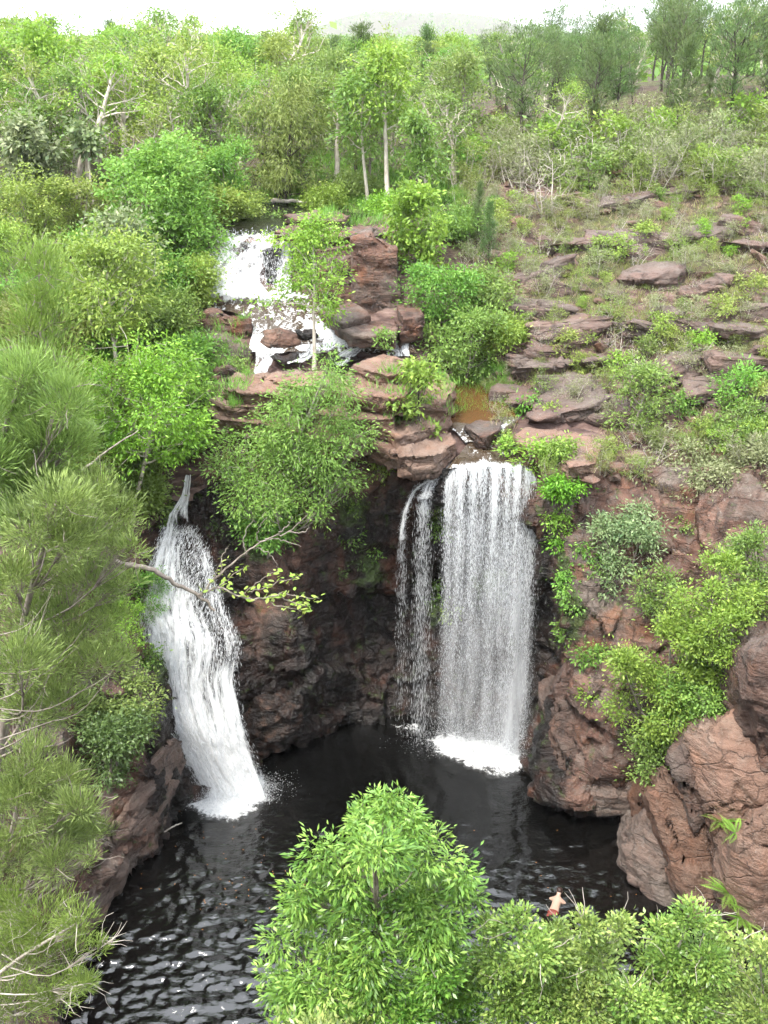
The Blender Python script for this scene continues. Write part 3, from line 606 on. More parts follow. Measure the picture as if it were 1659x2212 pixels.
BED = []
def ribbon(name, rows, nu, nv, disp=0.06, seed=0, dens=None, edge=0.25, base=0.6, bulge=0.12):
    """sheet between left and right edges: rows of (left_px, right_px, py, y)"""
    Lp = cr_interp(np.array([W(a, c, d) for a, b, c, d in rows]), nv); Rp = cr_interp(np.array([W(b, c, d) for a, b, c, d in rows]), nv)
    u = np.linspace(0, 1, nu)[:, None, None]; P = Lp[None] * (1 - u) + Rp[None] * u
    P = P + np.array([0, -1, 0.2]) * (bulge * np.sin(math.pi * u))
    if name in ('top_sheet', 'mid_sheet', 'step_sheet'): BED.append(P.reshape(-1, 3) - [0, 0, 0.25])
    N = grid_normals(P); fl = P.reshape(-1, 3); uu = np.repeat(np.linspace(0, 1, nu), nv); vv = np.tile(np.linspace(0, 1, nv), nu)
    wid = np.linalg.norm(Rp - Lp, axis=1).mean(); ln = np.linalg.norm(np.diff((Lp + Rp) / 2, axis=0), axis=1).sum()
    q = np.stack([uu * wid * 3.0, vv * ln * 0.7, 0 * uu], 1); d = disp * fbm(q, 4, seed) + disp * 0.6 * fbm(np.stack([uu * wid * 7, vv * ln * 2.2, 0 * uu + 4], 1), 3, seed + 4)
    sg = -1 if N[nu // 2, nv // 2, 1] > 0 else 1
    fl = fl + (N.reshape(-1, 3) * sg) * d[:, None]
    e = np.minimum(uu, 1 - uu); dn = base - 0.45 * (1 - sstep(0, edge, e + 0.08 * fbm(q * 0.8, 2, seed + 9)))
    if dens is not None: dn = dn + dens(uu, vv)
    return mk_mesh(name, fl, grid_faces(nu, nv), {'dens': dn}, smooth=True, uv=np.stack([uu * wid, vv * ln], 1))
M['fall'] = white_water_material('falling_water', 6.0, 0.75, 0.43, 0.60)
M['fall_thin'] = white_water_material('thin_falling_water', 9.0, 0.55, 0.50, 0.66, tone=0.84)
M['foam'] = white_water_material('foam', 3.0, 3.0, 0.45, 0.62, dist=1.2)

# left fall
LF_ROWS = [(a - 0.09 * (b - a), b + 0.09 * (b - a), c, d) for a, b, c, d in [(401, 413, 1025, 34.0), (388, 410, 1075, 33.5), (366, 406, 1108, 33.1), (362, 412, 1140, 32.9), (345, 440, 1190, 32.5), (331, 456, 1250, 32.0), (318, 474, 1320, 31.5), (322, 503, 1385, 31.0), (328, 494, 1470, 30.6), (345, 512, 1560, 30.2), (375, 532, 1630, 30.0), (420, 566, 1716, 29.7), (428, 570, 1745, 29.45)]]
left_fall = thing('waterfall', 'broad white waterfall sliding down the sloping rock into the pool, behind the pine', 'waterfall', tuple(Wz(480, 1690, 0)))
def lchild(o, par):
    o.parent = par; o.matrix_parent_inverse = Matrix.Translation(-Vector(par.location)); return o
def tongue(u, v):
    yy = v * 11; g = np.exp(-(((u - 0.66) / 0.15) ** 2 + ((v - 0.30) / 0.10) ** 2)); g2 = np.exp(-(((u - 0.80) / 0.12) ** 2 + ((v - 0.52) / 0.14) ** 2)); top = np.exp(-((v - 0.24) / 0.06) ** 2)
    return -0.50 * g - 0.20 * g2 - 0.10 * top + 0.13 * sstep(0.5, 0.98, v) + 0.06 * sstep(0.5, 0.1, u)
lchild(obj('sheet', ribbon('left_sheet', LF_ROWS, 90, 220, 0.10, 3, tongue, 0.10, 0.555), M['fall']), left_fall)
def along_drops(rows, n, size=1.0, spread=0.15, vpow=1.0):
    Lp = cr_interp(np.array([W(a, c, d) for a, b, c, d in rows]), 200); Rp = cr_interp(np.array([W(b, c, d) for a, b, c, d in rows]), 200)
    v = rng.random(n) ** vpow; i = (v * 198).astype(int); u = rng.beta(0.8, 0.8, n)[:, None]
    p = Lp[i] * (1 - u) + Rp[i] * u; p = p + np.array([0, -1, 0.2]) * (0.12 * np.sin(math.pi * u)); d = Lp[i + 1] - Lp[i]
    p = p + rng.normal(size=(n, 3)) * spread * np.array([0.7, 0.6, 0.7]) + np.array([0, -0.12, 0.05])
    return drops(rng, p, d + rng.normal(size=(n, 3)) * 0.01, size * (0.06 + 0.26 * rng.random(n) ** 2), size * (0.010 + 0.016 * rng.random(n) ** 2))
vv, ff = along_drops(LF_ROWS[3:], 24000, 1.0, 0.11, 0.8)
lchild(obj('spray', mk_mesh('left_spray', vv, ff), M['drop'], None, kind='stuff'), left_fall)
def foam_patch(name, pts, z, seed, base=0.55):
    P = np.array([Wz(a, b, 0)[:2] for a, b in pts]); lo, hi = P.min(0) - 0.3, P.max(0) + 0.3
    xs = np.arange(lo[0], hi[0], 0.06); ys = np.arange(lo[1], hi[1], 0.06); Xf, Yf = np.meshgrid(xs, ys, indexing='ij')
    d = poly_dist(P, Xf, Yf) * np.where(poly_contains(P, Xf, Yf), 1, -1); pf = np.stack([Xf.ravel(), Yf.ravel(), 0 * Xf.ravel()], 1)
    dn = base + np.clip(d.ravel() * 0.55, -0.6, 0.22) + 0.22 * fbm(pf * 1.2, 4, seed)
    zz = z + 0.09 * np.clip(dn, 0, 1) * (fbm(pf * 2.2, 4, seed + 3) + 0.5)
    F_ = grid_faces(len(xs), len(ys)); keep = (dn[F_] > 0.12).any(axis=1)
    return mk_mesh(name, np.stack([pf[:, 0], pf[:, 1], zz], 1), F_[keep], {'dens': dn}, smooth=True, uv=pf[:, :2])
lchild(obj('foam', foam_patch('left_foam', [(420, 1738), (415, 1700), (500, 1690), (545, 1675), (572, 1695), (562, 1728), (500, 1768), (450, 1765)], 0.05, 61, 0.60), M['foam']), left_fall)
n = 22000; c0 = Wz(492, 1715, 0); pp = c0 + np.stack([rng.normal(size=n) * 0.72, rng.normal(size=n) * 0.34, np.abs(rng.normal(size=n)) * 0.26], 1); pp[:, 0] += (pp[:, 1] - c0[1]) * 0.35
vv, ff = drops(rng, pp, rng.normal(size=(n, 3)), 0.02 + 0.05 * rng.random(n), 0.010 + 0.016 * rng.random(n))
lchild(obj('splash', mk_mesh('left_splash', vv, ff), M['drop'], None, kind='stuff'), left_fall)

# tall right fall
right_fall = thing('waterfall', 'tall veil of free-falling water dropping in strands from the overhanging lip', 'waterfall', tuple(Wz(1030, 1630, 0)))
LIP = [W(*q) for q in [(962, 1046, 33.35), (970, 1030, 33.3), (978, 1014, 33.2), (995, 1012, 33.05), (1010, 1002, 33.0), (1026, 1004, 33.05), (1040, 994, 32.9), (1056, 998, 32.95), (1074, 1004, 32.85), (1092, 1000, 32.9), (1108, 1010, 32.95), (1124, 1006, 32.9), (1138, 1014, 33.05), (1150, 1022, 33.1), (1158, 1044, 33.2)]]
strands = np.array([0.03, 0.10, 0.2, 0.22, 0.33, 0.35, 0.36, 0.46, 0.55, 0.56, 0.57, 0.66, 0.67, 0.75, 0.76, 0.86, 0.88, 0.95, 0.96, 0.97])
parts = [free_fall(rng, LIP, 36000, 1.48, 0.55, 0.02, 0.085, 1.5, 0.95, strands, thin=0.78, shrink=0.45), free_fall(rng, LIP, 26000, 1.50, 0.6, 0.05, 0.14, 0.9, 0.6, thin=0.3, shrink=0.4)]
parts.append(free_fall(rng, LIP[9:], 7000, 1.5, 0.6, 0.05, 0.16, 1.2, 0.5, tpow=0.4))
vv, ff = joinvf(parts); lchild(obj('strands', mk_mesh('right_strands', vv, ff), M['drop'], None, kind='stuff'), right_fall)
def fall_sheet(name, lip, T, v0, nu, nv, seed, base, fade):
    lip = cr_interp(np.array(lip), nu); t = np.linspace(0, T, nv); P = lip[:, None, :] + np.stack([0 * t, -v0 * t, -4.9 * t * t - 0.3 * t], 1)[None]
    uu = np.repeat(np.linspace(0, 1, nu), nv); vv_ = np.tile(t / T, nu); wid = np.linalg.norm(np.diff(lip, axis=0), axis=1).sum(); ln = 4.9 * T * T
    q = np.stack([uu * wid * 4, vv_ * ln * 0.5, 0 * uu + seed], 1); P = P.reshape(-1, 3) + np.array([0, -1, 0]) * (0.10 * fbm(q, 3, seed))[:, None]
    e = np.minimum(uu, 1 - uu); dn = base - fade * vv_ - 0.35 * (1 - sstep(0, 0.08, e)) + 0.24 * fbm(np.stack([uu * 22, vv_ * 1.2, 0 * uu + seed], 1), 3, seed + 2)
    return mk_mesh(name, P, grid_faces(nu, nv), {'dens': dn}, smooth=True, uv=np.stack([uu * wid, np.sqrt(vv_) * ln], 1))
for k, (T, v0, base, fade) in enumerate([(1.50, 0.50, 0.53, 0.24), (1.20, 0.72, 0.49, 0.22), (0.7, 0.62, 0.57, 0.24)]):
    lchild(obj('sheet', fall_sheet('right_sheet', LIP, T, v0, 80, 120, 5 + k, base, fade), M['fall_thin']), right_fall)
def veil_material():
    s = NT('water_veil'); uv = s.n('UVMap').outputs[0]; n1 = s.noise(s.mapping(uv, (3.5, 0.35, 1)), 1.0, 4, 0.6, 0.3)
    f = s.math('MULTIPLY', s.ramp(n1, [(0.3, 0.25), (0.7, 1.0)]), s.attr('dens'), True)
    w = s.n('MixShader', {0: 0.5, 1: s.n('BsdfDiffuse', {'Color': (0.85, 0.87, 0.9, 1)}).outputs[0], 2: s.n('BsdfTranslucent', {'Color': (0.85, 0.87, 0.9, 1)}).outputs[0]}).outputs[0]
    return s.surf(s.n('MixShader', {0: f, 1: s.n('BsdfTransparent').outputs[0], 2: w}).outputs[0])
M['veil'] = veil_material()
def veil_sheet(lip, T, v0, nu, nv, seed, amount, right):
    lip = cr_interp(np.array(lip), nu); t = np.linspace(0.0, T, nv); P = (lip[:, None, :] + np.stack([0 * t, -v0 * t, -4.9 * t * t - 0.3 * t], 1)[None]).reshape(-1, 3)
    uu = np.repeat(np.linspace(0, 1, nu), nv); tt = np.tile(t / T, nu); e = np.minimum(uu, 1 - uu); wid = np.linalg.norm(np.diff(lip, axis=0), axis=1).sum()
    dn = amount * sstep(0.15, 0.6, tt) * sstep(0.0, 0.22, e) + right * sstep(0.5, 0.95, tt) * np.exp(-((uu - 0.84) / 0.13) ** 2); P[:, 0] += (uu - 0.5) * 0.5 * tt
    return mk_mesh('veil', P, grid_faces(nu, nv), {'dens': np.clip(dn, 0, 1)}, smooth=True, uv=np.stack([uu * wid, tt * tt * 11], 1))
for k in range(2): lchild(obj('mist', veil_sheet(LIP, 1.49, 0.45 + 0.25 * k, 50, 60, k, 0.24, 0.42), M['veil']), right_fall)
side = thing('waterfall', 'thin ragged trickle falling beside the tall veil, over dark rock', 'waterfall', tuple(Wz(890, 1570, 0)))
L1 = [W(905, 1075, 33.6), W(925, 1068, 33.6)]; L2 = [W(862, 1160, 34.0), W(876, 1158, 34.0)]
parts = [free_fall(rng, L1, 4200, 1.42, 0.35, 0.05, 0.13, 1.6, 0.5), free_fall(rng, L2, 1100, 1.3, 0.3, 0.03, 0.10, 1.6, 0.45)]
TR = [(948, 975, 985, 34.6), (955, 972, 1010, 34.0), (920, 945, 1040, 33.6), (905, 928, 1075, 33.3)]; TR2 = [(930, 940, 1030, 33.8), (890, 900, 1060, 33.7), (868, 882, 1110, 33.7), (860, 876, 1165, 33.6)]
parts += [along_drops(TR, 1600, 0.8, 0.05), along_drops(TR2, 900, 0.7, 0.05)]
vv, ff = joinvf(parts); lchild(obj('strands', mk_mesh('side_strands', vv, ff), M['drop'], None, kind='stuff'), side)
for k, r_ in enumerate((TR, TR2)): lchild(obj('sheet', ribbon('side_sheet', r_, 14, 60, 0.04, 70 + k, None, 0.3, 0.56), M['fall']), side)
lchild(obj('foam', foam_patch('right_foam', [(930, 1600), (1000, 1592), (1120, 1625), (1135, 1655), (1100, 1672), (1020, 1655), (950, 1628)], 0.05, 65, 0.52), M['foam']), right_fall)
lchild(obj('foam', foam_patch('side_foam', [(820, 1560), (900, 1562), (935, 1585), (890, 1592), (840, 1580)], 0.05, 66, 0.34), M['foam']), side)
parts = []
for (a, b), n, sx, sz in (((1010, 1610), 6000, 0.9, 0.22), ((1100, 1640), 7000, 0.4, 0.7), ((1120, 1560), 3500, 0.25, 1.6), ((1020, 1560), 5000, 0.9, 1.4)):
    c0 = Wz(1060, 1632, 0) if False else Wz(a, max(b, 1600), 0); pp = c0 + np.stack([rng.normal(size=n) * sx, rng.normal(size=n) * 0.35, np.abs(rng.normal(size=n)) * sz], 1)
    parts.append(drops(rng, pp, rng.normal(size=(n, 3)) * [0.3, 0.3, 1], 0.02 + 0.06 * rng.random(n), 0.008 + 0.014 * rng.random(n)))
vv, ff = joinvf(parts); lchild(obj('splash', mk_mesh('right_splash', vv, ff), M['drop'], None, kind='stuff'), right_fall)

# creek above: chute, terrace pools, middle stream, top cascade, upper pool
M['stream'] = stream_material('stream_water'); M['tea'] = stream_material('brown_pool_water', thr=(0.9, 1.0), deep=(0.075, 0.034, 0.012)); M['dark_creek'] = stream_material('dark_creek_water', thr=(0.95, 1.0), deep=(0.012, 0.012, 0.008))
WATER = []
def water_patch(name, rows, nu, nv, mat, foam, disp=0.05, seed=0, label=None, uv=False, drape=None):
    """rows of (left_px, right_px, py, y)"""
    Lp = cr_interp(np.array([W(a, c, d) for a, b, c, d in rows]), nv); Rp = cr_interp(np.array([W(b, c, d) for a, b, c, d in rows]), nv)
    u = np.linspace(0, 1, nu)[:, None, None]; P = (Lp[None] * (1 - u) + Rp[None] * u).reshape(-1, 3)
    uu = np.repeat(np.linspace(0, 1, nu), nv); vv_ = np.tile(np.linspace(0, 1, nv), nu)
    P[:, 2] += disp * fbm(P * np.array([2.2, 1.2, 0.5]), 4, seed)
    WATER.append(P)
    fo = foam(uu, vv_, P) if callable(foam) else np.full(len(P), foam)
    return obj(name, mk_mesh(name, P, grid_faces(nu, nv), {'foam': fo}, smooth=True), mat, kind='structure')
chute_rows = [(1075, 1125, 898, 36.6), (1050, 1100, 925, 35.9), (1015, 1085, 955, 35.0), (985, 1120, 985, 34.0), (965, 1152, 1010, 33.1)]
water_patch('creek_chute_water', chute_rows, 60, 90, M['stream'], lambda u, v, P: 0.445 + 0.09 * np.exp(-((v - 0.22) / 0.2) ** 2) + 0.14 * sstep(0.85, 1, v) - 0.25 * (np.abs(u - 0.45) > 0.42) , 0.14, 5)
water_patch('creek_side_water', [(960, 1010, 915, 36.2), (985, 1040, 935, 35.6), (1005, 1060, 955, 35.0)], 30, 30, M['stream'], lambda u, v, P: 0.42 + 0.10 * v, 0.08, 6)
water_patch('terrace_pool_water', [(985, 1010, 815, 40.6), (975, 1060, 845, 39.4), (975, 1100, 875, 38.2), (965, 1115, 900, 37.2), (965, 1120, 918, 36.5)], 40, 50, M['tea'], 0.2, 0.015, 7)
water_patch('stream_water', [(430, 700, 630, 44.0), (440, 720, 655, 43.4), (520, 740, 680, 42.4), (545, 790, 700, 41.6), (545, 880, 725, 40.6), (540, 890, 745, 39.9), (540, 900, 762, 39.3)], 110, 90, M['stream'],
            lambda u, v, P: 0.49 + 0.30 * sstep(0.16, 0.02, v) * sstep(0.85, 0.6, u) + 0.22 * np.exp(-(((u - 0.62) / 0.2) ** 2 + ((v - 0.65) / 0.2) ** 2)) + 0.14 * np.exp(-(((u - 0.05) / 0.12) ** 2 + ((v - 0.85) / 0.2) ** 2)), 0.10, 8)
mid = thing('cascade', 'low white cascade pouring over the ledge past the tan boulder', 'cascade', tuple(W(560, 810, 37.4)))
M['cascade'] = white_water_material('cascade_water', 4.0, 1.6, 0.40, 0.56)
for k, rows in enumerate([[(545, 600, 752, 39.6), (545, 600, 775, 38.9), (542, 585, 800, 38.2), (545, 575, 820, 37.7)], [(640, 700, 742, 40.0), (625, 690, 765, 39.3), (610, 660, 785, 38.6)], [(740, 800, 752, 39.7), (715, 770, 775, 38.9), (725, 745, 790, 38.4)]]):
    lchild(obj('sheet', ribbon('mid_sheet', rows, 40, 60, 0.10, 30 + k, None, 0.2, 0.52), M['cascade']), mid)
step_ = thing('cascade', 'small straight step of white water beside the leaning bush', 'cascade', tuple(W(870, 770, 39)))
lchild(obj('sheet', ribbon('step_sheet', [(832, 890, 738, 39.9), (832, 890, 752, 39.5), (830, 892, 768, 39.2)], 40, 30, 0.05, 37, None, 0.1, 0.50), M['cascade']), step_)
top = thing('cascade', 'white cascade fanning down a stepped rock face at the head of the creek', 'cascade', tuple(W(540, 640, 43.5)))
def toph(u, v): return -0.5 * np.exp(-(((u - 0.52) / 0.10) ** 2 + ((v - 0.18) / 0.07) ** 2)) - 0.15 * np.exp(-(((u - 0.4) / 0.2) ** 2 + ((v - 0.35) / 0.1) ** 2)) + 0.12 * sstep(0.75, 1, v)
lchild(obj('sheet', ribbon('top_sheet', [(478, 600, 508, 46.0), (470, 598, 530, 45.3), (460, 585, 560, 44.8), (445, 575, 600, 44.2), (432, 600, 640, 43.3)], 100, 140, 0.22, 41, toph, 0.12, 0.55), M['cascade']), top)
lchild(obj('sheet', ribbon('top_sheet', [(600, 650, 510, 46.0), (596, 640, 535, 45.2), (588, 635, 570, 44.7), (590, 640, 600, 44.2), (585, 640, 645, 43.4)], 50, 120, 0.16, 43, None, 0.2, 0.52), M['cascade']), top)
TOPR = [(478, 645, 508, 45.8), (460, 630, 560, 44.6), (440, 620, 640, 43.2)]
vv, ff = along_drops(TOPR, 5000, 1.3, 0.2); lchild(obj('spray', mk_mesh('top_spray', vv, ff), M['drop'], None, kind='stuff'), top)
water_patch('upper_pool_water', [(540, 600, 436, 53.5), (530, 680, 450, 52.0), (520, 800, 465, 49.8), (500, 700, 480, 48.0), (480, 650, 505, 46.2)], 60, 40, M['dark_creek'], 0.2, 0.02, 9)

# the land is cut down to just below every stretch of water
from mathutils.kdtree import KDTree
from mathutils.bvhtree import BVHTree
wp = np.concatenate([w - [0, 0, 0.0] for w in WATER] + BED); wp = wp[::2]
kd = KDTree(len(wp))
for i, p in enumerate(wp): kd.insert((p[0], p[1], 0), i)
kd.balance()
cand = np.where((TV[:, 1] > 32) & (TV[:, 1] < 56) & (np.abs(TV[:, 0]) < 14))[0]
for i in cand:
    c_, j, d_ = kd.find((TV[i, 0], TV[i, 1], 0))
    if d_ < 1.2:
        zt = wp[j, 2] - 0.22; w = 1.0 if d_ < 0.3 else max(0.0, 1 - (d_ - 0.3) / 0.9)
        if TV[i, 2] > zt: TV[i, 2] += (zt - TV[i, 2]) * w * w * (3 - 2 * w)
        elif d_ < 0.3: TV[i, 2] = max(TV[i, 2], zt - 0.15)
terrain = obj('hillside', mk_mesh('hillside', TV, TF, {'rock': TR_}), M['ground'], kind='structure')
bpy.context.view_layer.update()
def scene_bvh(objs):
    Vs, Fs, o_ = [], [], 0
    for o in objs:
        me = o.data; n = len(me.vertices); co = np.empty(n * 3, np.float32); me.vertices.foreach_get('co', co); co = co.reshape(-1, 3)
        mw = np.array(o.matrix_world); co = co @ mw[:3, :3].T + mw[:3, 3]; me.calc_loop_triangles(); tri = np.empty(len(me.loop_triangles) * 3, np.int32); me.loop_triangles.foreach_get('vertices', tri)
        Vs.append(co); Fs.append(tri.reshape(-1, 3) + o_); o_ += n
    return BVHTree.FromPolygons(np.concatenate(Vs).tolist(), np.concatenate(Fs).tolist())
SOLID = scene_bvh([o for o in bpy.data.objects if o.type == 'MESH' and o.name.split('.')[0] in ('hillside', 'gorge_rock_wall', 'slab', 'block', 'lip_boulder', 'wet_boulder', 'boulder', 'stream_rock', 'rock')])
def hit(px, py):
    d = Vector(ray(px, py)).normalized(); l, n_, i, ds = SOLID.ray_cast(Vector((0, 0, CAM_Z)), d)
    return (np.array(l), np.array(n_)) if l is not None else (None, None)
def drop_z(x, y, z0=60.0):
    l, n_, i, ds = SOLID.ray_cast(Vector((x, y, z0)), Vector((0, 0, -1)))
    return l[2] if l is not None else Hs(x, y)
# ------------------------------------------------------------------ vegetation
LM = {
 'green': leaf_material('green_leaves', (0.030, 0.062, 0.012), (0.070, 0.135, 0.022), (0.135, 0.205, 0.04)),
 'yellow': leaf_material('yellow_green_leaves', (0.042, 0.078, 0.010), (0.100, 0.165, 0.022), (0.185, 0.255, 0.042)),
 'bright': leaf_material('bright_green_leaves', (0.035, 0.082, 0.012), (0.082, 0.170, 0.026), (0.15, 0.25, 0.045)),
 'cypress': leaf_material('cypress_leaves', (0.018, 0.034, 0.010), (0.042, 0.078, 0.022), (0.085, 0.130, 0.035), 0.25, 0.6),
 'wispy': leaf_material('grey_green_leaves', (0.055, 0.065, 0.025), (0.105, 0.125, 0.050), (0.175, 0.190, 0.09), 0.35, 0.65),
 'blue': leaf_material('blue_green_leaves', (0.040, 0.075, 0.028), (0.088, 0.120, 0.046), (0.15, 0.185, 0.080), 0.3, 0.5),
 'pine': leaf_material('pine_needles', (0.038, 0.072, 0.016), (0.085, 0.148, 0.030), (0.155, 0.245, 0.052), 0.35, 0.5),
 'fore': leaf_material('glossy_leaves', (0.026, 0.062, 0.011), (0.084, 0.148, 0.025), (0.19, 0.265, 0.055), 0.28, 0.32, 0.05),
 'willow': leaf_material('willow_leaves', (0.045, 0.065, 0.012), (0.085, 0.125, 0.024), (0.14, 0.18, 0.04), 0.35, 0.6),
 'dark': leaf_material('dark_leaves', (0.015, 0.034, 0.008), (0.034, 0.078, 0.016), (0.07, 0.13, 0.03), 0.3, 0.4),
 'grass': leaf_material('grass_blades', (0.060, 0.075, 0.018), (0.115, 0.135, 0.035), (0.20, 0.19, 0.075), 0.35, 0.6),
 'dry': leaf_material('dry_grass_blades', (0.10, 0.075, 0.040), (0.18, 0.145, 0.075), (0.27, 0.23, 0.13), 0.3, 0.7),
 'fern': leaf_material('fern_fronds', (0.040, 0.085, 0.010), (0.085, 0.165, 0.020), (0.15, 0.26, 0.035), 0.4, 0.5),
}
BK = {'pale': bark_material('pale_bark', (0.26, 0.22, 0.18), (0.44, 0.39, 0.33), (0.58, 0.53, 0.46)), 'grey': bark_material('grey_bark', (0.10, 0.085, 0.07), (0.20, 0.17, 0.145), (0.30, 0.27, 0.235)),
      'dark': bark_material('dark_bark', (0.02, 0.016, 0.013), (0.045, 0.037, 0.031), (0.085, 0.07, 0.06)), 'dead': bark_material('dead_wood', (0.22, 0.19, 0.16), (0.36, 0.32, 0.28), (0.48, 0.44, 0.39))}
def tube(pts, rad, k=5):
    pts = np.asarray(pts, float); rad = np.asarray(rad, float); n = len(pts); t = np.gradient(pts, axis=0); t /= np.linalg.norm(t, axis=1, keepdims=True) + 1e-9
    ref = np.array([0.31, 0.17, 0.94]) if abs(t[0] @ np.array([0.31, 0.17, 0.94])) < 0.9 else np.array([1.0, 0, 0])
    a = np.cross(t, ref); a /= np.linalg.norm(a, axis=1, keepdims=True) + 1e-9; b = np.cross(t, a)
    th = np.arange(k) * 2 * math.pi / k
    Vv = (pts[:, None] + rad[:, None, None] * (np.cos(th)[None, :, None] * a[:, None] + np.sin(th)[None, :, None] * b[:, None])).reshape(-1, 3)
    i = np.arange((n - 1) * k).reshape(n - 1, k); j = np.roll(i, -1, 1)
    return Vv, np.stack([i, j, j + k, i + k], -1).reshape(-1, 4)
def leaves(rng, C, D, L, Wd, tint, fold=0.25, upn=0.6):
    """one folded leaf (kite of two faces) per row"""
    n = len(C); D = D / (np.linalg.norm(D, axis=1, keepdims=True) + 1e-9)
    N = rng.normal(size=(n, 3)) * (1 - upn) + np.array([0, 0, upn]); S = np.cross(D, N); S /= np.linalg.norm(S, axis=1, keepdims=True) + 1e-9; N = np.cross(S, D)
    L = np.broadcast_to(L, (n,))[:, None]; w = np.broadcast_to(Wd, (n,))[:, None] / 2
    mid = C + D * L * 0.45
    Vv = np.stack([C, mid + S * w + N * w * fold, C + D * L - N * L * 0.06, mid - S * w + N * w * fold], 1).reshape(-1, 3)
    b = (np.arange(n) * 4)[:, None]
    return Vv, b + np.array([[0, 1, 2, 3]]), np.repeat(tint, 4)
def unit(v): return v / (np.linalg.norm(v) + 1e-9)
def wander_line(rng, p, d, L, n, w, up=0.0):
    pts = [p]; d = unit(d)
    for _ in range(n):
        d = unit(d + rng.normal(size=3) * w + np.array([0, 0, up])); pts.append(pts[-1] + d * L / n)
    return np.array(pts), d
SHAPE = {'round': lambda t: math.sqrt(max(0.05, 1 - (2 * t - 0.9) ** 2)), 'cone': lambda t: 1.0 - 0.8 * t, 'umbrella': lambda t: 0.35 + 0.65 * t, 'column': lambda t: 0.8 - 0.35 * t, 'egg': lambda t: math.sqrt(max(0.06, 1 - (1.35 * t - 0.45) ** 2))}
def skeleton(rng, H, Wd, base, shape, nprim, nsec, r0, wob=0.07, up=0.10, stems=1, lean=(0, 0), elev=0.35, spread_base=0.15, irr=0.35):
    tubes, tips = [], []
    for s in range(stems):
        az = s * 2.4 + rng.random(); fr = 1.0 if s == 0 else 0.75 + 0.25 * rng.random()
        d0 = np.array([lean[0], lean[1], 1.0]) + (0 if stems == 1 else 1) * 0.45 * np.array([math.cos(az), math.sin(az), 0]) * (Wd / H) * (0.4 + 0.6 * rng.random())
        p0 = np.array([math.cos(az), math.sin(az), 0]) * (0 if stems == 1 else spread_base * Wd * 0.3) + np.array([0, 0, -0.25])
        T, _ = wander_line(rng, p0, d0, H * 0.93 * fr + 0.25, 9, wob, 0.05)
        rr = r0 * fr * np.linspace(1, 0.22, 10); rr[0] *= 1.15
        tubes.append((T, rr))
        npr = max(3, nprim // stems); cum = np.linspace(0, 1, 10)
        for k in range(npr):
            t = base + (1 - base) * (k + rng.random() * 0.8) / npr; t = min(t, 0.995); i = min(int(t * 9), 8); f = t * 9 - i
            p = T[i] * (1 - f) + T[i + 1] * f; rl = (rr[i] * (1 - f) + rr[i + 1] * f) * 0.6
            tc = (t - base) / (1 - base); L = Wd / 2 * SHAPE[shape](tc) * (1 - irr + 1.5 * irr * rng.random()) / (1 if stems == 1 else 1.25)
            a = k * 2.399 + rng.normal() * 0.5 + s; e = elev + 0.7 * tc ** 2 + rng.normal() * 0.2
            d = np.array([math.cos(a) * math.cos(e), math.sin(a) * math.cos(e), math.sin(e)])
            Q, dl = wander_line(rng, p, d, L, 5, 0.16, up); tubes.append((Q, rl * np.linspace(1, 0.25, 6))); tips.append((Q[-1], dl))
            for m in range(nsec):
                u = 0.35 + 0.6 * rng.random(); i2 = min(int(u * 5), 4); q = Q[i2] + (Q[i2 + 1] - Q[i2]) * (u * 5 - i2)
                d2 = unit(d + rng.normal(size=3) * 0.75 + np.array([0, 0, 0.15])); Q2, dl2 = wander_line(rng, q, d2, L * 0.45 * (0.6 + 0.6 * rng.random()), 2, 0.22, up)
                tubes.append((Q2, rl * 0.45 * np.linspace(1, 0.3, 3))); tips.append((Q2[-1], dl2)); tips.append((Q2[1] * 0.4 + Q2[2] * 0.6, dl2))
        tips.append((T[-1], unit(T[-1] - T[-2])))
    return tubes, tips
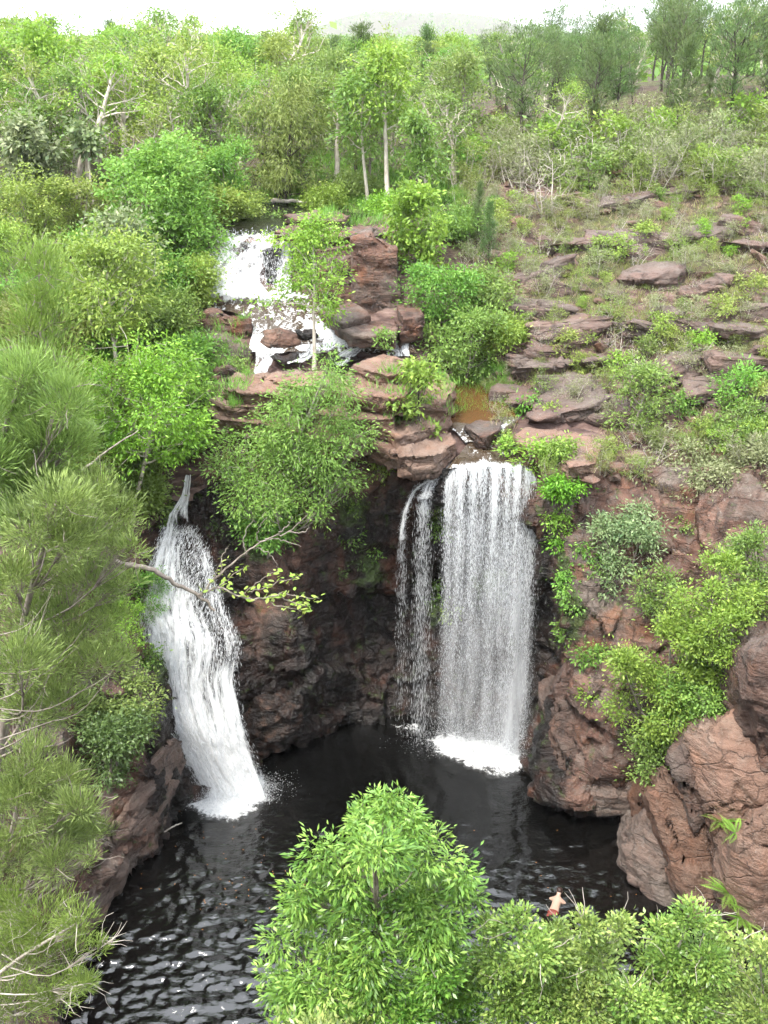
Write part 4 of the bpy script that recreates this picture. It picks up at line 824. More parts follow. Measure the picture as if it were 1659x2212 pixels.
def tree_meshes(seed, H, Wd, base=0.35, shape='round', nprim=16, nsec=4, r0=None, n=4000, L=0.14, lw=0.06, clump=0.32, flat=0.65, droop=0.25, outw=0.6, wob=0.07, up=0.10, stems=1, lean=(0, 0), elev=0.35, k=5, upn=0.55, needle=False, twigs=0, sparse=1.0, irr=0.35):
    n = int(n * 0.88); rng = np.random.default_rng(seed); r0 = r0 or 0.016 * H + 0.015
    tubes, tips = skeleton(rng, H, Wd, base, shape, nprim, nsec, r0, wob, up, stems, lean, elev, irr=irr)
    TP = np.array([t[0] for t in tips]); TD = np.array([t[1] for t in tips])
    if sparse < 1: m = rng.random(len(TP)) < sparse; TP, TD = TP[m], TD[m]
    ct = rng.random(len(TP)); wt = 0.5 + rng.random(len(TP)); wt /= wt.sum(); idx = rng.choice(len(TP), n, p=wt)
    off = rng.normal(size=(n, 3)); off *= clump * np.array([1, 1, flat])[None] * 0.62 * (0.55 + 0.8 * rng.random(len(TP)))[idx][:, None]
    C = TP[idx] + off
    if needle:
        D = TD[idx] * 0.55 + off / clump * 0.35 + np.array([0, 0, 0.55]) + rng.normal(size=(n, 3)) * 0.25; L_ = L * (0.6 + 0.7 * rng.random(n)); C = C - D * 0.03
    else:
        D = off / clump * outw + TD[idx] * 0.35 + rng.normal(size=(n, 3)) * 0.45 - np.array([0, 0, droop]); L_ = L * (0.65 + 0.6 * rng.random(n))
    tint = np.clip(0.52 * rng.random(n) + 0.48 * ct[idx] + 0.06 * rng.normal(size=n), 0, 1)
    lv, lf, lt = leaves(rng, C, D, L_, L_ * lw / L, tint, upn=upn)
    for _ in range(twigs):
        j = rng.integers(len(TP)); Q, _d = wander_line(rng, TP[j], TD[j] + rng.normal(size=3) * 0.6, 0.5 * clump + 0.3, 3, 0.3); tubes.append((Q, 0.006 * np.linspace(1.2, 0.5, 4) * (1 + H / 8)))
    tv, tf = joinvf([tube(p, r, k if i < stems * 4 else max(3, k - 2)) for i, (p, r) in enumerate(tubes)])
    return mk_mesh('trunk', tv, tf, smooth=True), mk_mesh('crown', lv, lf, {'tint': lt})
def make_tree(name, label, cat, loc, meshes, leaf, bark, group=None, rz=0.0, scale=(1, 1, 1), parts=('trunk', 'crown')):
    t = thing(name, label, cat, tuple(loc), rz, group); t.scale = scale
    obj(parts[0], meshes[0], BK[bark], t); c = obj(parts[1], meshes[1], LM[leaf], t); c['kind'] = 'stuff'
    return t
def at_wall(px, py): return float(hit(px, py)[0][1])
def hero(name, label, cat, px, py_top, y, wpx, leaf, bark, seed, base_px=None, base_py=None, sink=0.0, group=None, parts=('trunk', 'crown'), rz=0.0, **kw):
    """tree whose crown top is at (px, py_top) and ground distance y; the foot on the ground unless base_py is given"""
    T = W(px, py_top, y); _, _, dep = proj(T)
    bx = T[0] if base_px is None else W(base_px, py_top, y)[0]
    bz = drop_z(bx, y) if base_py is None else W(px, base_py, y)[2]
    if base_py is not None: bx = W(px if base_px is None else base_px, base_py, y)[0]
    Hh = max(0.6, T[2] - bz); Wd = wpx / FOC * float(dep)
    lean = ((T[0] - bx) / Hh, 0)
    return make_tree(name, label, cat, (bx, y, bz - sink), tree_meshes(seed, Hh, Wd, lean=lean, **kw), leaf, bark, group, rz, parts=parts)

def lobed(name, label, cat, lobes, y, base, leaf, bark, seed, n, L, lw, needle=False, sub=9, depth=0.8, r0=0.1, droop=0.3, tight=0.38, outw=0.8, upn=0.5, back=0.7, twigs=0, parts=('trunk', 'crown')):
    """tree whose crown is built lobe by lobe: (px, py, radius_px) at ground distance y, given depth front to back"""
    rng = np.random.default_rng(seed); B = np.array(base, float); C, R = [], []
    for px, py, r in lobes:
        yy = y + rng.normal() * depth * 0.35; c = W(px + rng.normal() * r * 0.08, py, yy); dep = float(proj(c)[2]); rm = r / FOC * dep; C.append(c); R.append(rm)
        if rng.random() < back: C.append(W(px + rng.normal() * r * 0.5, py + abs(rng.normal()) * 12, yy + depth * rng.uniform(0.6, 1.4))); R.append(rm * rng.uniform(0.7, 1.0))
    C = np.array(C) - B; R = np.array(R); top_ = C[np.argmax(C[:, 2])]; mx = C.mean(0)
    T = cr_interp(np.array([[0, 0, -0.3], mx * [0.12, 0.12, 0.5], mx * [0.6, 0.6, 0.9], top_]), 16); rr = np.linspace(r0, r0 * 0.2, 16); tubes = [(T, rr)]
    TP, TD, TR = [], [], []
    for c, r in zip(C, R):
        i = int(np.argmin(np.abs(T[:, 2] - (c[2] - 0.8 * np.linalg.norm((c - mx)[:2]) - r)))); i = min(max(i, 1), 14)
        mid_ = (T[i] + c) / 2 + [0, 0, -0.12 * np.linalg.norm(c - T[i])] + rng.normal(size=3) * 0.06; Q = cr_interp(np.array([T[i], mid_, c]), 7); tubes.append((Q, rr[i] * 0.5 * np.linspace(1, 0.25, 7)))
        for _ in range(sub):
            d = unit(rng.normal(size=3) + np.array([0, -0.15, 0.35])); tp = c + d * r * (0.45 + 0.6 * rng.random()) * np.array([1, 1, 0.85])
            Q2 = cr_interp(np.array([Q[4], (Q[4] + tp) / 2 + rng.normal(size=3) * 0.04, tp]), 3); tubes.append((Q2, max(0.004, rr[i] * 0.14) * np.linspace(1, 0.4, 3))); TP.append(tp); TD.append(d); TR.append(r)
    TP, TD, TR = np.array(TP), np.array(TD), np.array(TR); w = TR ** 2; w = w / w.sum(); idx = rng.choice(len(TP), n, p=w); ct = rng.random(len(TP))
    off = rng.normal(size=(n, 3)) * (TR[idx] * tight)[:, None] * np.array([1, 1, 0.7]); cc = TP[idx] + off; un = off / (TR[idx] * tight)[:, None]
    L_ = L * (0.6 + 0.7 * rng.random(n))
    D = (TD[idx] * 0.5 + un * 0.25 + np.array([0, 0, 0.6]) + rng.normal(size=(n, 3)) * 0.22) if needle else (un * outw + TD[idx] * 0.45 + rng.normal(size=(n, 3)) * 0.4 - np.array([0, 0, droop]))
    lv, lf, lt = leaves(rng, cc, D, L_, L_ * lw / L, np.clip(0.5 * rng.random(n) + 0.5 * ct[idx] + 0.05 * rng.normal(size=n), 0, 1), upn=upn)
    for _ in range(twigs):
        j = rng.integers(len(TP)); Q, _d = wander_line(rng, TP[j], TD[j] + rng.normal(size=3) * 0.6, 0.5, 4, 0.3); tubes.append((Q, np.linspace(0.008, 0.003, 5)))
    tv, tf = joinvf([tube(q, r, 6 if i == 0 else 3) for i, (q, r) in enumerate(tubes)])
    return make_tree(name, label, cat, B, (mk_mesh('trunk', tv, tf, smooth=True), mk_mesh('crown', lv, lf, {'tint': lt})), leaf, bark, parts=parts)
def ground_at(px, py, y):
    q = W(px, py, y); return (q[0], y, drop_z(q[0], y))
# ---- single trees and bushes, near to far
# foreground
lobed('foreground_tree', 'leafy tree with long narrow glossy leaves rising in front of the pool, at bottom centre', 'tree', [(832, 1728, 42), (790, 1775, 48), (868, 1780, 58), (905, 1835, 60), (820, 1840, 70), (715, 1850, 55), (760, 1880, 65), (985, 1880, 52), (890, 1905, 75), (1020, 1930, 36), (660, 1930, 58), (800, 1940, 80), (960, 1965, 70), (700, 1985, 70), (860, 2000, 85), (620, 2030, 52), (760, 2050, 85), (930, 2060, 70), (590, 2110, 52), (680, 2110, 75), (820, 2120, 85), (640, 2185, 70), (740, 2190, 80)], 12.2, ground_at(850, 1950, 12.8), 'fore', 'grey', 1, 25000, 0.125, 0.036, depth=1.3, r0=0.12, droop=0.45, tight=0.27, sub=8, outw=0.9, back=0.4)
hero('foreground_tree', 'smaller leafy tree filling the gap left of the centre tree, at the bottom edge', 'tree', 640, 2060, 11.0, 330, 'fore', 'grey', 2, base=0.4, shape='round', nprim=26, nsec=5, n=11000, L=0.12, lw=0.045, clump=0.28, flat=0.6, droop=0.2, r0=0.09)
FB = [([(1060, 2010, 34), (1120, 1992, 34), (1090, 2070, 48), (1150, 2060, 46), (1030, 2090, 42), (1110, 2140, 58), (1180, 2130, 48)], 'wide round-leaved bush along the bottom edge, just right of the centre tree'), ([(1200, 2022, 28), (1265, 2000, 34), (1325, 2005, 32), (1230, 2075, 46), (1300, 2070, 46), (1250, 2150, 58), (1330, 2140, 52)], 'round-leaved bush at the bottom edge below the swimmer'),
      ([(1440, 2015, 30), (1490, 1985, 34), (1532, 2015, 30), (1450, 2075, 46), (1520, 2075, 46), (1480, 2150, 58), (1400, 2085, 38)], 'round-leaved bush topped by pale bare twigs below the red buttress'), ([(1580, 2065, 34), (1640, 2060, 38), (1600, 2125, 52), (1659, 2140, 52), (1560, 2175, 52), (1640, 2205, 58), (1710, 2080, 50)], 'round-leaved bush filling the bottom right corner'),
      ([(960, 2100, 42), (1010, 2125, 42), (930, 2155, 52), (990, 2195, 52), (880, 2195, 48)], 'low round-leaved bush at the foot of the centre tree'), ([(1180, 2195, 52), (1280, 2210, 56), (1380, 2160, 52), (1390, 2215, 52), (1100, 2215, 52)], 'lowest round-leaved bush cut off by the bottom edge, right of centre')]
for i, (lb_, lab) in enumerate(FB):
    o = lobed('foreground_bush', lab, 'bush', lb_, 12.0, ground_at(lb_[-1][0], 2100, 12.6), 'fore', 'dead', 11 + i, 8500, 0.086, 0.040, depth=0.9, r0=0.05, droop=-0.2, tight=0.33, sub=10, outw=0.6, twigs=26, back=0.6); o['group'] = 'round-leaved bushes along the near bank'
# left pines
def pine(label, px, pt, y, w, sd, n, base=0.25, leaf='pine', bx=None, L=0.15, lw=0.017, clump=0.26, shape='column', cat='pine tree', nm='pine_tree', bark='grey'):
    hero(nm, label, cat, px, pt, y, w, leaf, bark, sd, base_px=bx, base=base, shape=shape, nprim=30, nsec=6, n=n, L=L, lw=lw, clump=clump, flat=0.6, irr=0.5, needle=True, r0=0.11, up=0.16, elev=0.05, wob=0.05, twigs=60)
PINE = dict(needle=True, depth=1.2, sub=11, tight=0.30, twigs=70)
lobed('pine_tree', 'big bright green pine with brush-like needles at the left edge', 'pine tree', [(40, 810, 60), (110, 818, 55), (150, 870, 55), (70, 880, 70), (10, 890, 55), (170, 940, 42), (110, 960, 70), (40, 980, 65), (0, 1060, 60), (80, 1050, 60), (-40, 900, 60), (-50, 1000, 60)], 14.2, ground_at(-220, 1100, 14.6), 'pine', 'grey', 21, 26000, 0.15, 0.016, r0=0.13, **PINE)
lobed('pine_tree', 'needle-leaved pine reaching towards the left-hand waterfall', 'pine tree', [(130, 1080, 60), (205, 1065, 50), (250, 1105, 48), (60, 1130, 60), (150, 1160, 70), (235, 1175, 55), (285, 1185, 28), (95, 1230, 70), (195, 1255, 65), (20, 1240, 60), (262, 1260, 32), (60, 1330, 65), (145, 1345, 70), (225, 1340, 45), (35, 1425, 65), (125, 1440, 70), (215, 1425, 48), (262, 1420, 22), (60, 1530, 60), (140, 1525, 50)], 13.2, ground_at(-200, 1400, 13.6), 'pine', 'grey', 22, 35000, 0.14, 0.015, r0=0.14, **PINE)
lobed('pine_tree', 'bright pine tuft low on the bank at the left edge', 'pine tree', [(55, 1650, 58), (125, 1690, 48), (170, 1745, 40), (50, 1735, 65), (115, 1790, 55), (182, 1795, 26), (30, 1840, 65), (115, 1860, 42), (190, 1850, 18)], 12.6, ground_at(-230, 1700, 12.8), 'pine', 'grey', 23, 20000, 0.13, 0.014, r0=0.1, **PINE)
lobed('pine_tree', 'feathery pale pine with reddish twigs in the bottom left corner', 'pine tree', [(30, 1960, 52), (100, 1985, 58), (165, 1995, 42), (50, 2060, 65), (140, 2060, 50), (205, 2050, 24), (40, 2150, 65), (120, 2150, 50), (170, 2120, 30)], 12.0, ground_at(-230, 2000, 12.2), 'willow', 'dead', 24, 15000, 0.12, 0.013, r0=0.08, **PINE)
pine('soft feathery pine at the left edge behind the big pine', 15, 515, 30, 260, 25, 12000, base=0.2, leaf='willow', L=0.24, lw=0.03, clump=0.5)
# left bank
hero('gum_tree', 'spreading yellow-green gum with pale forked trunk leaning over the left-hand waterfall', 'tree', 330, 780, at_wall(280, 1130) + 0.15, 330, 'yellow', 'pale', 31, base_px=280, base_py=1150, base=0.5, shape='round', nprim=26, nsec=5, n=14000, L=0.15, lw=0.06, clump=0.45, droop=0.45, r0=0.11, twigs=30)
hero('gum_tree', 'lighter gum with pale forked trunk on the left bank, above the leaning one', 'tree', 285, 555, 36, 280, 'yellow', 'pale', 32, base_px=215, base=0.45, shape='round', nprim=24, nsec=5, n=9500, L=0.18, lw=0.075, clump=0.5, droop=0.4, r0=0.10)
hero('bush', 'small lime-coloured bush left of the pale forked gum', 'bush', 128, 592, 38, 105, 'yellow', 'grey', 33, base=0.3, shape='round', nprim=14, nsec=4, n=2200, L=0.19, lw=0.1, clump=0.3)
hero('tree', 'vivid green dome-topped tree left of the top cascade', 'tree', 315, 352, 46, 290, 'bright', 'grey', 34, base=0.25, shape='round', nprim=30, nsec=5, n=13000, L=0.2, lw=0.10, clump=0.55, flat=0.45, droop=0.1)
hero('tree', 'vivid green lower tree spilling towards the top cascade', 'tree', 395, 470, 45, 190, 'bright', 'grey', 35, base=0.15, shape='round', nprim=22, nsec=5, n=7500, L=0.19, lw=0.09, clump=0.5, droop=0.1)
hero('tree', 'pale blue-green rounded tree at the left edge below the forest', 'tree', 65, 305, 52, 150, 'blue', 'pale', 36, base=0.5, shape='umbrella', nprim=22, nsec=5, n=3800, L=0.3, lw=0.17, clump=0.5, flat=0.5)
hero('tree', 'slender pale tree with a small grey-green head among the left-hand trees', 'tree', 185, 275, 53, 70, 'blue', 'pale', 37, base=0.75, shape='umbrella', nprim=10, nsec=3, n=700, L=0.3, lw=0.18, clump=0.4)
hero('bush', 'blue-green bush tipped with pinkish new leaves, left of the top cascade', 'bush', 240, 465, 41, 160, 'blue', 'grey', 38, base=0.2, shape='round', nprim=18, nsec=4, n=3600, L=0.22, lw=0.12, clump=0.45)
for i, (px, pt, y, w, lf, lab) in enumerate([(480, 300, 50, 130, 'green', 'light green tree standing left of the upper pool'), (420, 330, 51, 150, 'yellow', 'yellowish tree just beyond the vivid dome-topped tree'), (500, 420, 48.6, 110, 'yellow', 'leafy bush hanging over the head of the top cascade'),
        (140, 400, 48, 210, 'yellow', 'broad yellow-green tree below the pale slender one'), (40, 380, 47, 190, 'yellow', 'yellow-green tree at the left edge under the blue-green dome'), (230, 480, 43.5, 150, 'green', 'leafy tree behind the pink-tipped bush'), (330, 560, 42, 170, 'green', 'dense green bush between the forked gum and the top cascade'),
        (418, 560, 43, 90, 'yellow', 'bush crowding the edge of the top cascade'), (365, 650, 40, 120, 'green', 'green bush above the rusty rock bank'), (180, 640, 39, 200, 'green', 'shaded green bush left of the pale forked trunk'), (400, 740, 38.0, 80, 'green', 'small bush rooted on the rusty rock bank'), (60, 660, 36, 220, 'willow', 'olive bush at the left edge above the big pine'),
        (330, 780, 35.6, 210, 'green', 'green bush under the forked gum'), (270, 900, 33.4, 220, 'green', 'bush behind the trunk of the leaning gum'), (200, 790, 34, 230, 'willow', 'olive bush behind the big pine'), (400, 900, 35.2, 130, 'green', 'bush at the dark cleft above the left-hand waterfall'), (300, 1020, 33.2, 90, 'willow', 'straggly bush at the brink of the left-hand waterfall')]):
    hero('bush', lab, 'bush', px, pt, y, w, lf, 'grey', 300 + i, base=0.12, shape='round', nprim=20, nsec=4, n=7500, L=0.16, lw=0.068, clump=0.45, stems=3, droop=0.2)
for i, (px, pt, y, w, lab) in enumerate([(270, 1480, 27.4, 170, 'dark glossy bush hanging over the shore beside the left-hand waterfall'), (215, 1560, 26.2, 190, 'dark bush on the left shore behind the bright pine tuft'), (250, 1620, 25.6, 110, 'lowest dark bush above the grey shore rock')]):
    hero('bush', lab, 'bush', px, pt, y, w, 'dark' if i else 'green', 'grey', 340 + i, base=0.1, shape='round', nprim=20, nsec=5, n=5200, L=0.13, lw=0.06, clump=0.32, stems=3)
# cliff top between the falls
lobed('ledge_tree', 'wide pale-limbed tree growing from the cliff between the two falls', 'tree', [(705, 800, 40), (660, 830, 40), (735, 850, 45), (620, 880, 45), (690, 900, 60), (570, 925, 42), (640, 950, 55), (755, 930, 45), (520, 965, 45), (600, 1000, 60), (700, 985, 60), (790, 955, 28), (480, 1010, 40), (550, 1045, 55), (660, 1050, 55), (740, 1030, 40), (590, 1095, 42), (520, 1080, 35), (690, 1100, 30)], at_wall(620, 1120) - 1.0, tuple(hit(622, 1210)[0] + [0, 0.25, -0.3]), 'bright', 'dead', 41, 20000, 0.15, 0.048, depth=1.6, r0=0.11, droop=0.4, tight=0.42, sub=8, twigs=60)
hero('tree', 'slim pale-trunked tree in front of the top cascade', 'tree', 678, 492, 38.2, 205, 'yellow', 'pale', 42, base_py=785, base=0.36, shape='round', nprim=20, nsec=4, n=6500, L=0.15, lw=0.065, clump=0.4, droop=0.35, r0=0.085, wob=0.03, sparse=0.75)
hero('sapling', 'thin dark-stemmed sapling on the ledge by the brown terrace pool', 'sapling', 905, 785, 34.6, 140, 'yellow', 'dark', 43, base_px=908, base_py=985, base=0.35, shape='round', nprim=11, nsec=3, n=1300, L=0.2, lw=0.1, clump=0.3, droop=0.3, r0=0.055, wob=0.03, sparse=0.7)
hero('bush', 'dark green bush clinging to the cliff below the wide ledge tree', 'bush', 575, 1075, 33.0, 130, 'green', 'grey', 44, base_py=1190, base=0.1, shape='round', nprim=16, nsec=4, n=3300, L=0.17, lw=0.06, clump=0.32, stems=3, droop=0.5)
hero('tree', 'yellow-green large-leaved tree beside the square rock face', 'tree', 900, 428, 44.2, 140, 'yellow', 'grey', 45, base=0.2, shape='round', nprim=22, nsec=4, n=5200, L=0.21, lw=0.11, clump=0.4)
for i, (px, pt, y, w, lf, lab) in enumerate([(940, 580, 41.6, 170, 'green', 'soft green leaning bush beside the little step of water'), (1040, 600, 42.4, 150, 'green', 'bushy green tree at the foot of the rocky slope'), (1000, 680, 40.4, 170, 'bright', 'brighter low bush above the brown terrace pool'), (985, 470, 47.5, 150, 'green', 'light green tree behind the large-leaved one'), (840, 460, 49.5, 90, 'yellow', 'lime bush at the edge of the upper pool'), (700, 430, 52.5, 100, 'yellow', 'bush with grass at its foot on the far side of the upper pool'), (760, 400, 54, 120, 'green', 'bush behind the upper pool near the tall pale trunk'), (1085, 700, 40.8, 90, 'yellow', 'thin-stemmed bush where the slope meets the terrace pool')]):
    hero('bush', lab, 'bush', px, pt, y, w, lf, 'grey', 460 + i, base=0.12, shape='round', nprim=22, nsec=5, n=6800, L=0.16, lw=0.065, clump=0.42, stems=3, droop=0.25)
# behind the upper pool
hero('willow_tree', 'big rounded olive tree with fine drooping foliage behind the upper pool', 'tree', 605, 185, 53.8, 200, 'willow', 'dark', 47, base=0.1, shape='egg', nprim=44, nsec=6, n=12000, L=0.26, lw=0.045, clump=0.5, droop=0.9, stems=3, up=0.0)
hero('gum_tree', 'tall gum with a smooth pale trunk behind the upper pool', 'tree', 830, 105, 51.5, 170, 'yellow', 'pale', 48, base_px=838, base=0.55, shape='round', nprim=16, nsec=4, n=3200, L=0.26, lw=0.1, clump=0.5, droop=0.4, r0=0.15, wob=0.035, sparse=0.75)
hero('gum_tree', 'slender pale gum just left of the tall smooth trunk', 'tree', 760, 150, 52.5, 150, 'green', 'pale', 49, base_px=795, base=0.45, shape='round', nprim=16, nsec=4, n=2800, L=0.26, lw=0.1, clump=0.5, droop=0.4, r0=0.10, wob=0.06, sparse=0.7)
hero('gum_tree', 'thin pale-stemmed gum right of the tall smooth trunk', 'tree', 915, 250, 51, 110, 'green', 'pale', 50, base_px=918, base=0.35, shape='column', nprim=16, nsec=3, n=2300, L=0.24, lw=0.1, clump=0.45, droop=0.4, r0=0.08)
# right bank, from the pool upwards
for i, (px, pt, y, w, bpy_, lf, n, lab) in enumerate([
    (1425, 1325, 27.4, 235, 1600, 'yellow', 9500, 'yellow-green bush in front of the cliff, left of the buttress top'), (1565, 1215, 26.8, 230, 1500, 'yellow', 8500, 'yellower bush behind the top of the red buttress'), (1640, 1120, 28.5, 160, 1400, 'green', 4200, 'light green bush at the right edge above the yellower one'),
    (1500, 1440, 26.6, 200, 1590, 'bright', 5200, 'green bush filling the notch behind the buttress'), (1420, 1560, 26.8, 130, 1690, 'bright', 3600, 'green bush trailing down beside the buttress'), (1345, 1095, 31.4, 170, 1300, 'blue', 5200, 'silvery blue-green bush on the right-hand cliff'),
    (1360, 785, 36.0, 125, 985, 'bright', 2600, 'light green sapling with a grey stem at the top of the right-hand cliff'), (1470, 945, 34.2, 220, 1090, 'wispy', 5600, 'broad dull green bush over bare branches, top of the right-hand cliff'), (1600, 890, 34.6, 170, 1000, 'green', 3200, 'green bush near the right edge above the broad dull one'), (1580, 782, 36.0, 80, 900, 'bright', 1500, 'bright leafy stem near the right edge of the rocky slope'),
    (1620, 960, 33.0, 180, 1110, 'wispy', 4200, 'grey-green bush at the right edge, level with the lip of the tall fall'), (1420, 1370 - 130, 29.6, 90, 1330, 'green', 1500, 'small bush on the right-hand cliff under the silvery one')]):
    hero('bush', lab, 'bush', px, pt, y, w, lf, 'grey', 500 + i, base_py=bpy_, base=0.12 if i != 6 else 0.3, shape='round', nprim=24, nsec=5, n=int(n * 1.5), L=0.13 if y < 30 else 0.155, lw=0.055, clump=0.34, stems=3 if i != 6 else 1, droop=0.15)

for i, (px, pt, y, w, bpx, lf, lab) in enumerate([(70, 110, 55, 150, 78, 'yellow', 'pale leaning gum trunk at the left edge of the forest front'), (130, 120, 56, 140, 128, 'green', 'pale gum with two parallel stems in the forest front'), (165, 140, 55, 110, 160, 'green', 'slim pale gum right of the two-stemmed one'), (250, 120, 57, 140, 240, 'yellow', 'pale gum in the forest front above the blue-green dome'), (360, 170, 55, 150, 372, 'green', 'twisted pale gum in the forest front above the vivid green tree'), (430, 150, 57, 130, 440, 'yellow', 'bent pale gum left of the olive tree'), (480, 170, 56, 120, 475, 'green', 'slim pale gum touching the olive tree'), (700, 160, 56, 140, 715, 'yellow', 'pale gum just right of the olive tree'), (990, 200, 55, 120, 985, 'green', 'dark-barked gum above the foot of the slope')]):
    hero('gum_tree', lab, 'tree', px, pt, y, w, lf, 'pale', 700 + i, base_px=bpx, base=0.45, shape='round', nprim=15, nsec=4, n=1150, L=0.19, lw=0.08, clump=0.34, droop=0.4, r0=0.19, wob=0.13, sparse=0.5)
# ---- forest trees: a few grown models, each tree a copy of its own
def variants(cnt, seed, **kw): return [tree_meshes(seed + i, **kw) for i in range(cnt)]
VAR = {
 'gum': (variants(6, 1000, H=7.0, Wd=4.0, base=0.40, shape='round', nprim=17, nsec=4, n=1700, L=0.20, lw=0.085, clump=0.40, droop=0.4, r0=0.20, wob=0.12, sparse=0.55), 7.0, 'pale'),
 'broad': (variants(4, 1100, H=6.0, Wd=4.6, base=0.22, shape='round', nprim=26, nsec=5, n=5200, L=0.21, lw=0.095, clump=0.5, droop=0.15, r0=0.10), 6.0, 'grey'),
 'cypress': (variants(4, 1200, H=7.0, Wd=3.4, base=0.25, shape='cone', nprim=34, nsec=5, n=4600, L=0.26, lw=0.05, clump=0.42, needle=True, r0=0.12, up=0.04, elev=0.25, wob=0.03), 7.0, 'dark'),
 'cypress_open': (variants(3, 1250, H=7.5, Wd=5.0, base=0.45, shape='umbrella', nprim=24, nsec=5, n=4400, L=0.25, lw=0.05, clump=0.5, needle=True, r0=0.14, up=0.06, elev=0.3, wob=0.08, flat=0.45), 7.5, 'dark'),
 'scrub': (variants(5, 1300, H=1.5, Wd=2.0, base=0.30, shape='umbrella', nprim=18, nsec=4, n=1500, L=0.13, lw=0.032, clump=0.24, stems=4, r0=0.03, droop=-0.2, flat=0.5, twigs=14), 1.5, 'dead'),
 'leafy': (variants(4, 1400, H=1.5, Wd=1.6, base=0.2, shape='round', nprim=16, nsec=3, n=1100, L=0.15, lw=0.07, clump=0.24, stems=3, r0=0.03), 1.5, 'grey'),
 'bare': (variants(3, 1500, H=1.7, Wd=1.9, base=0.2, shape='umbrella', nprim=18, nsec=5, n=160, L=0.10, lw=0.04, clump=0.2, stems=3, r0=0.035, twigs=50), 1.7, 'dead'),
}
FR = np.random.default_rng(99)
CNT = {}
def plant(kind, leaf, loc, h, name, label, cat, group, wide=1.0, bark=None):
    ms, h0, bk = VAR[kind]; m = ms[FR.integers(len(ms))]; s = h / h0; w = s * wide * FR.uniform(0.88, 1.15)
    key = (m[1].name, leaf, bark)
    if key not in CNT:
        cm = m[1] if not m[1].materials else m[1].copy(); tm = m[0] if not m[0].materials else m[0].copy()
        CNT[key] = (tm, cm)
    tm, cm = CNT[key]
    t = make_tree(name, label, cat, loc, (tm, cm), leaf, bark or bk, group, FR.uniform(0, 6.28), (w, w, s)); PLANTED.append((t, label, group, np.array(loc) + [0, 0, h * 0.7]))
    return t
PLANTED = []
SKY_X = [-400, 0, 60, 120, 160, 200, 240, 300, 330, 370, 410, 470, 540, 580, 620, 680, 740, 800, 850, 900, 960, 1000, 1060, 1110, 1150, 1200, 1250, 1300, 1400, 1700, 2200]
SKY_Y = [20, 30, 20, 45, 95, 60, 25, 55, 15, 2, 30, 80, 40, 5, 20, 30, 75, 60, 90, 70, 62, 75, 78, 85, 80, 50, 30, 10, -10, -25, -30]
def forest(n, kinds, xr, yr, hr, tries=40, dmin=2.2, taken=[]):
    made = 0; k = 0
    while made < n and k < n * tries:
        k += 1; y = FR.uniform(*yr); pxx = FR.uniform(*xr); T = W(pxx, 200, y); x = T[0]
        if any((x - a) ** 2 + (y - b) ** 2 < dmin ** 2 * (1 + 0.01 * y) for a, b in taken): continue
        if 500 < pxx < 700 and y < 56: continue
        z = drop_z(x, y); h = FR.uniform(*hr); kd_, lf, nm, lab, cat, grp = kinds[FR.integers(len(kinds))]
        if kd_.startswith('cyp'): h *= 1.05
        cap = np.interp(pxx, SKY_X, SKY_Y) + abs(FR.normal()) * 18
        zt = W(pxx, cap, y)[2]; h = min(h, zt - z)
        if h < 1.6: continue
        taken.append((x, y)); plant(kd_, lf, (x, y, z - 0.1), h, nm, lab, cat, grp); made += 1
    return made
GUML = [('gum', 'yellow', 'gum_tree', 'pale-trunked yellow-green gum in the forest on the left', 'tree', 'gums of the left-hand forest'), ('gum', 'green', 'gum_tree', 'pale-trunked mid-green gum in the forest on the left', 'tree', 'green gums of the left-hand forest'),
        ('broad', 'green', 'forest_tree', 'leafy rounded tree in the forest on the left', 'tree', 'rounded trees of the left-hand forest'), ('broad', 'yellow', 'forest_tree', 'light yellow-green rounded tree in the forest on the left', 'tree', 'light rounded trees of the left-hand forest')]
GUMC = [('gum', 'yellow', 'gum_tree', 'pale-trunked gum in the forest behind the upper pool', 'tree', 'gums behind the upper pool'), ('broad', 'green', 'forest_tree', 'rounded green tree in the forest behind the upper pool', 'tree', 'rounded trees behind the upper pool'), ('cypress', 'cypress', 'cypress_tree', 'dark narrow cypress in the forest behind the upper pool', 'tree', 'dark cypresses behind the upper pool'), ('broad', 'yellow', 'forest_tree', 'light yellow-green tree in the forest behind the upper pool', 'tree', 'light trees behind the upper pool')]
CYPR = [('cypress', 'cypress', 'cypress_tree', 'narrow dark cypress on the ridge at the upper right', 'tree', 'narrow cypresses on the ridge'), ('cypress_open', 'cypress', 'cypress_tree', 'flat-topped dark-trunked cypress on the ridge at the upper right', 'tree', 'flat-topped cypresses on the ridge'), ('cypress_open', 'cypress', 'cypress_tree', 'flat-topped dark-trunked cypress on the ridge at the upper right', 'tree', 'flat-topped cypresses on the ridge'), ('gum', 'green', 'gum_tree', 'pale-trunked gum among the cypresses of the ridge', 'tree', 'gums on the ridge')]
forest(66, GUML + GUML[:2], (-220, 520), (54, 70), (4.6, 7.6)); forest(46, GUML + GUMC[2:3], (-220, 520), (70, 110), (5.5, 9.0))
forest(30, GUMC, (520, 1010), (56, 72), (4.0, 6.0)); forest(34, GUMC, (520, 1010), (72, 112), (4.5, 7.0))
forest(40, CYPR, (1090, 1860), (57, 72), (4.2, 6.2)); forest(40, CYPR, (1010, 1860), (72, 110), (5.0, 7.5))
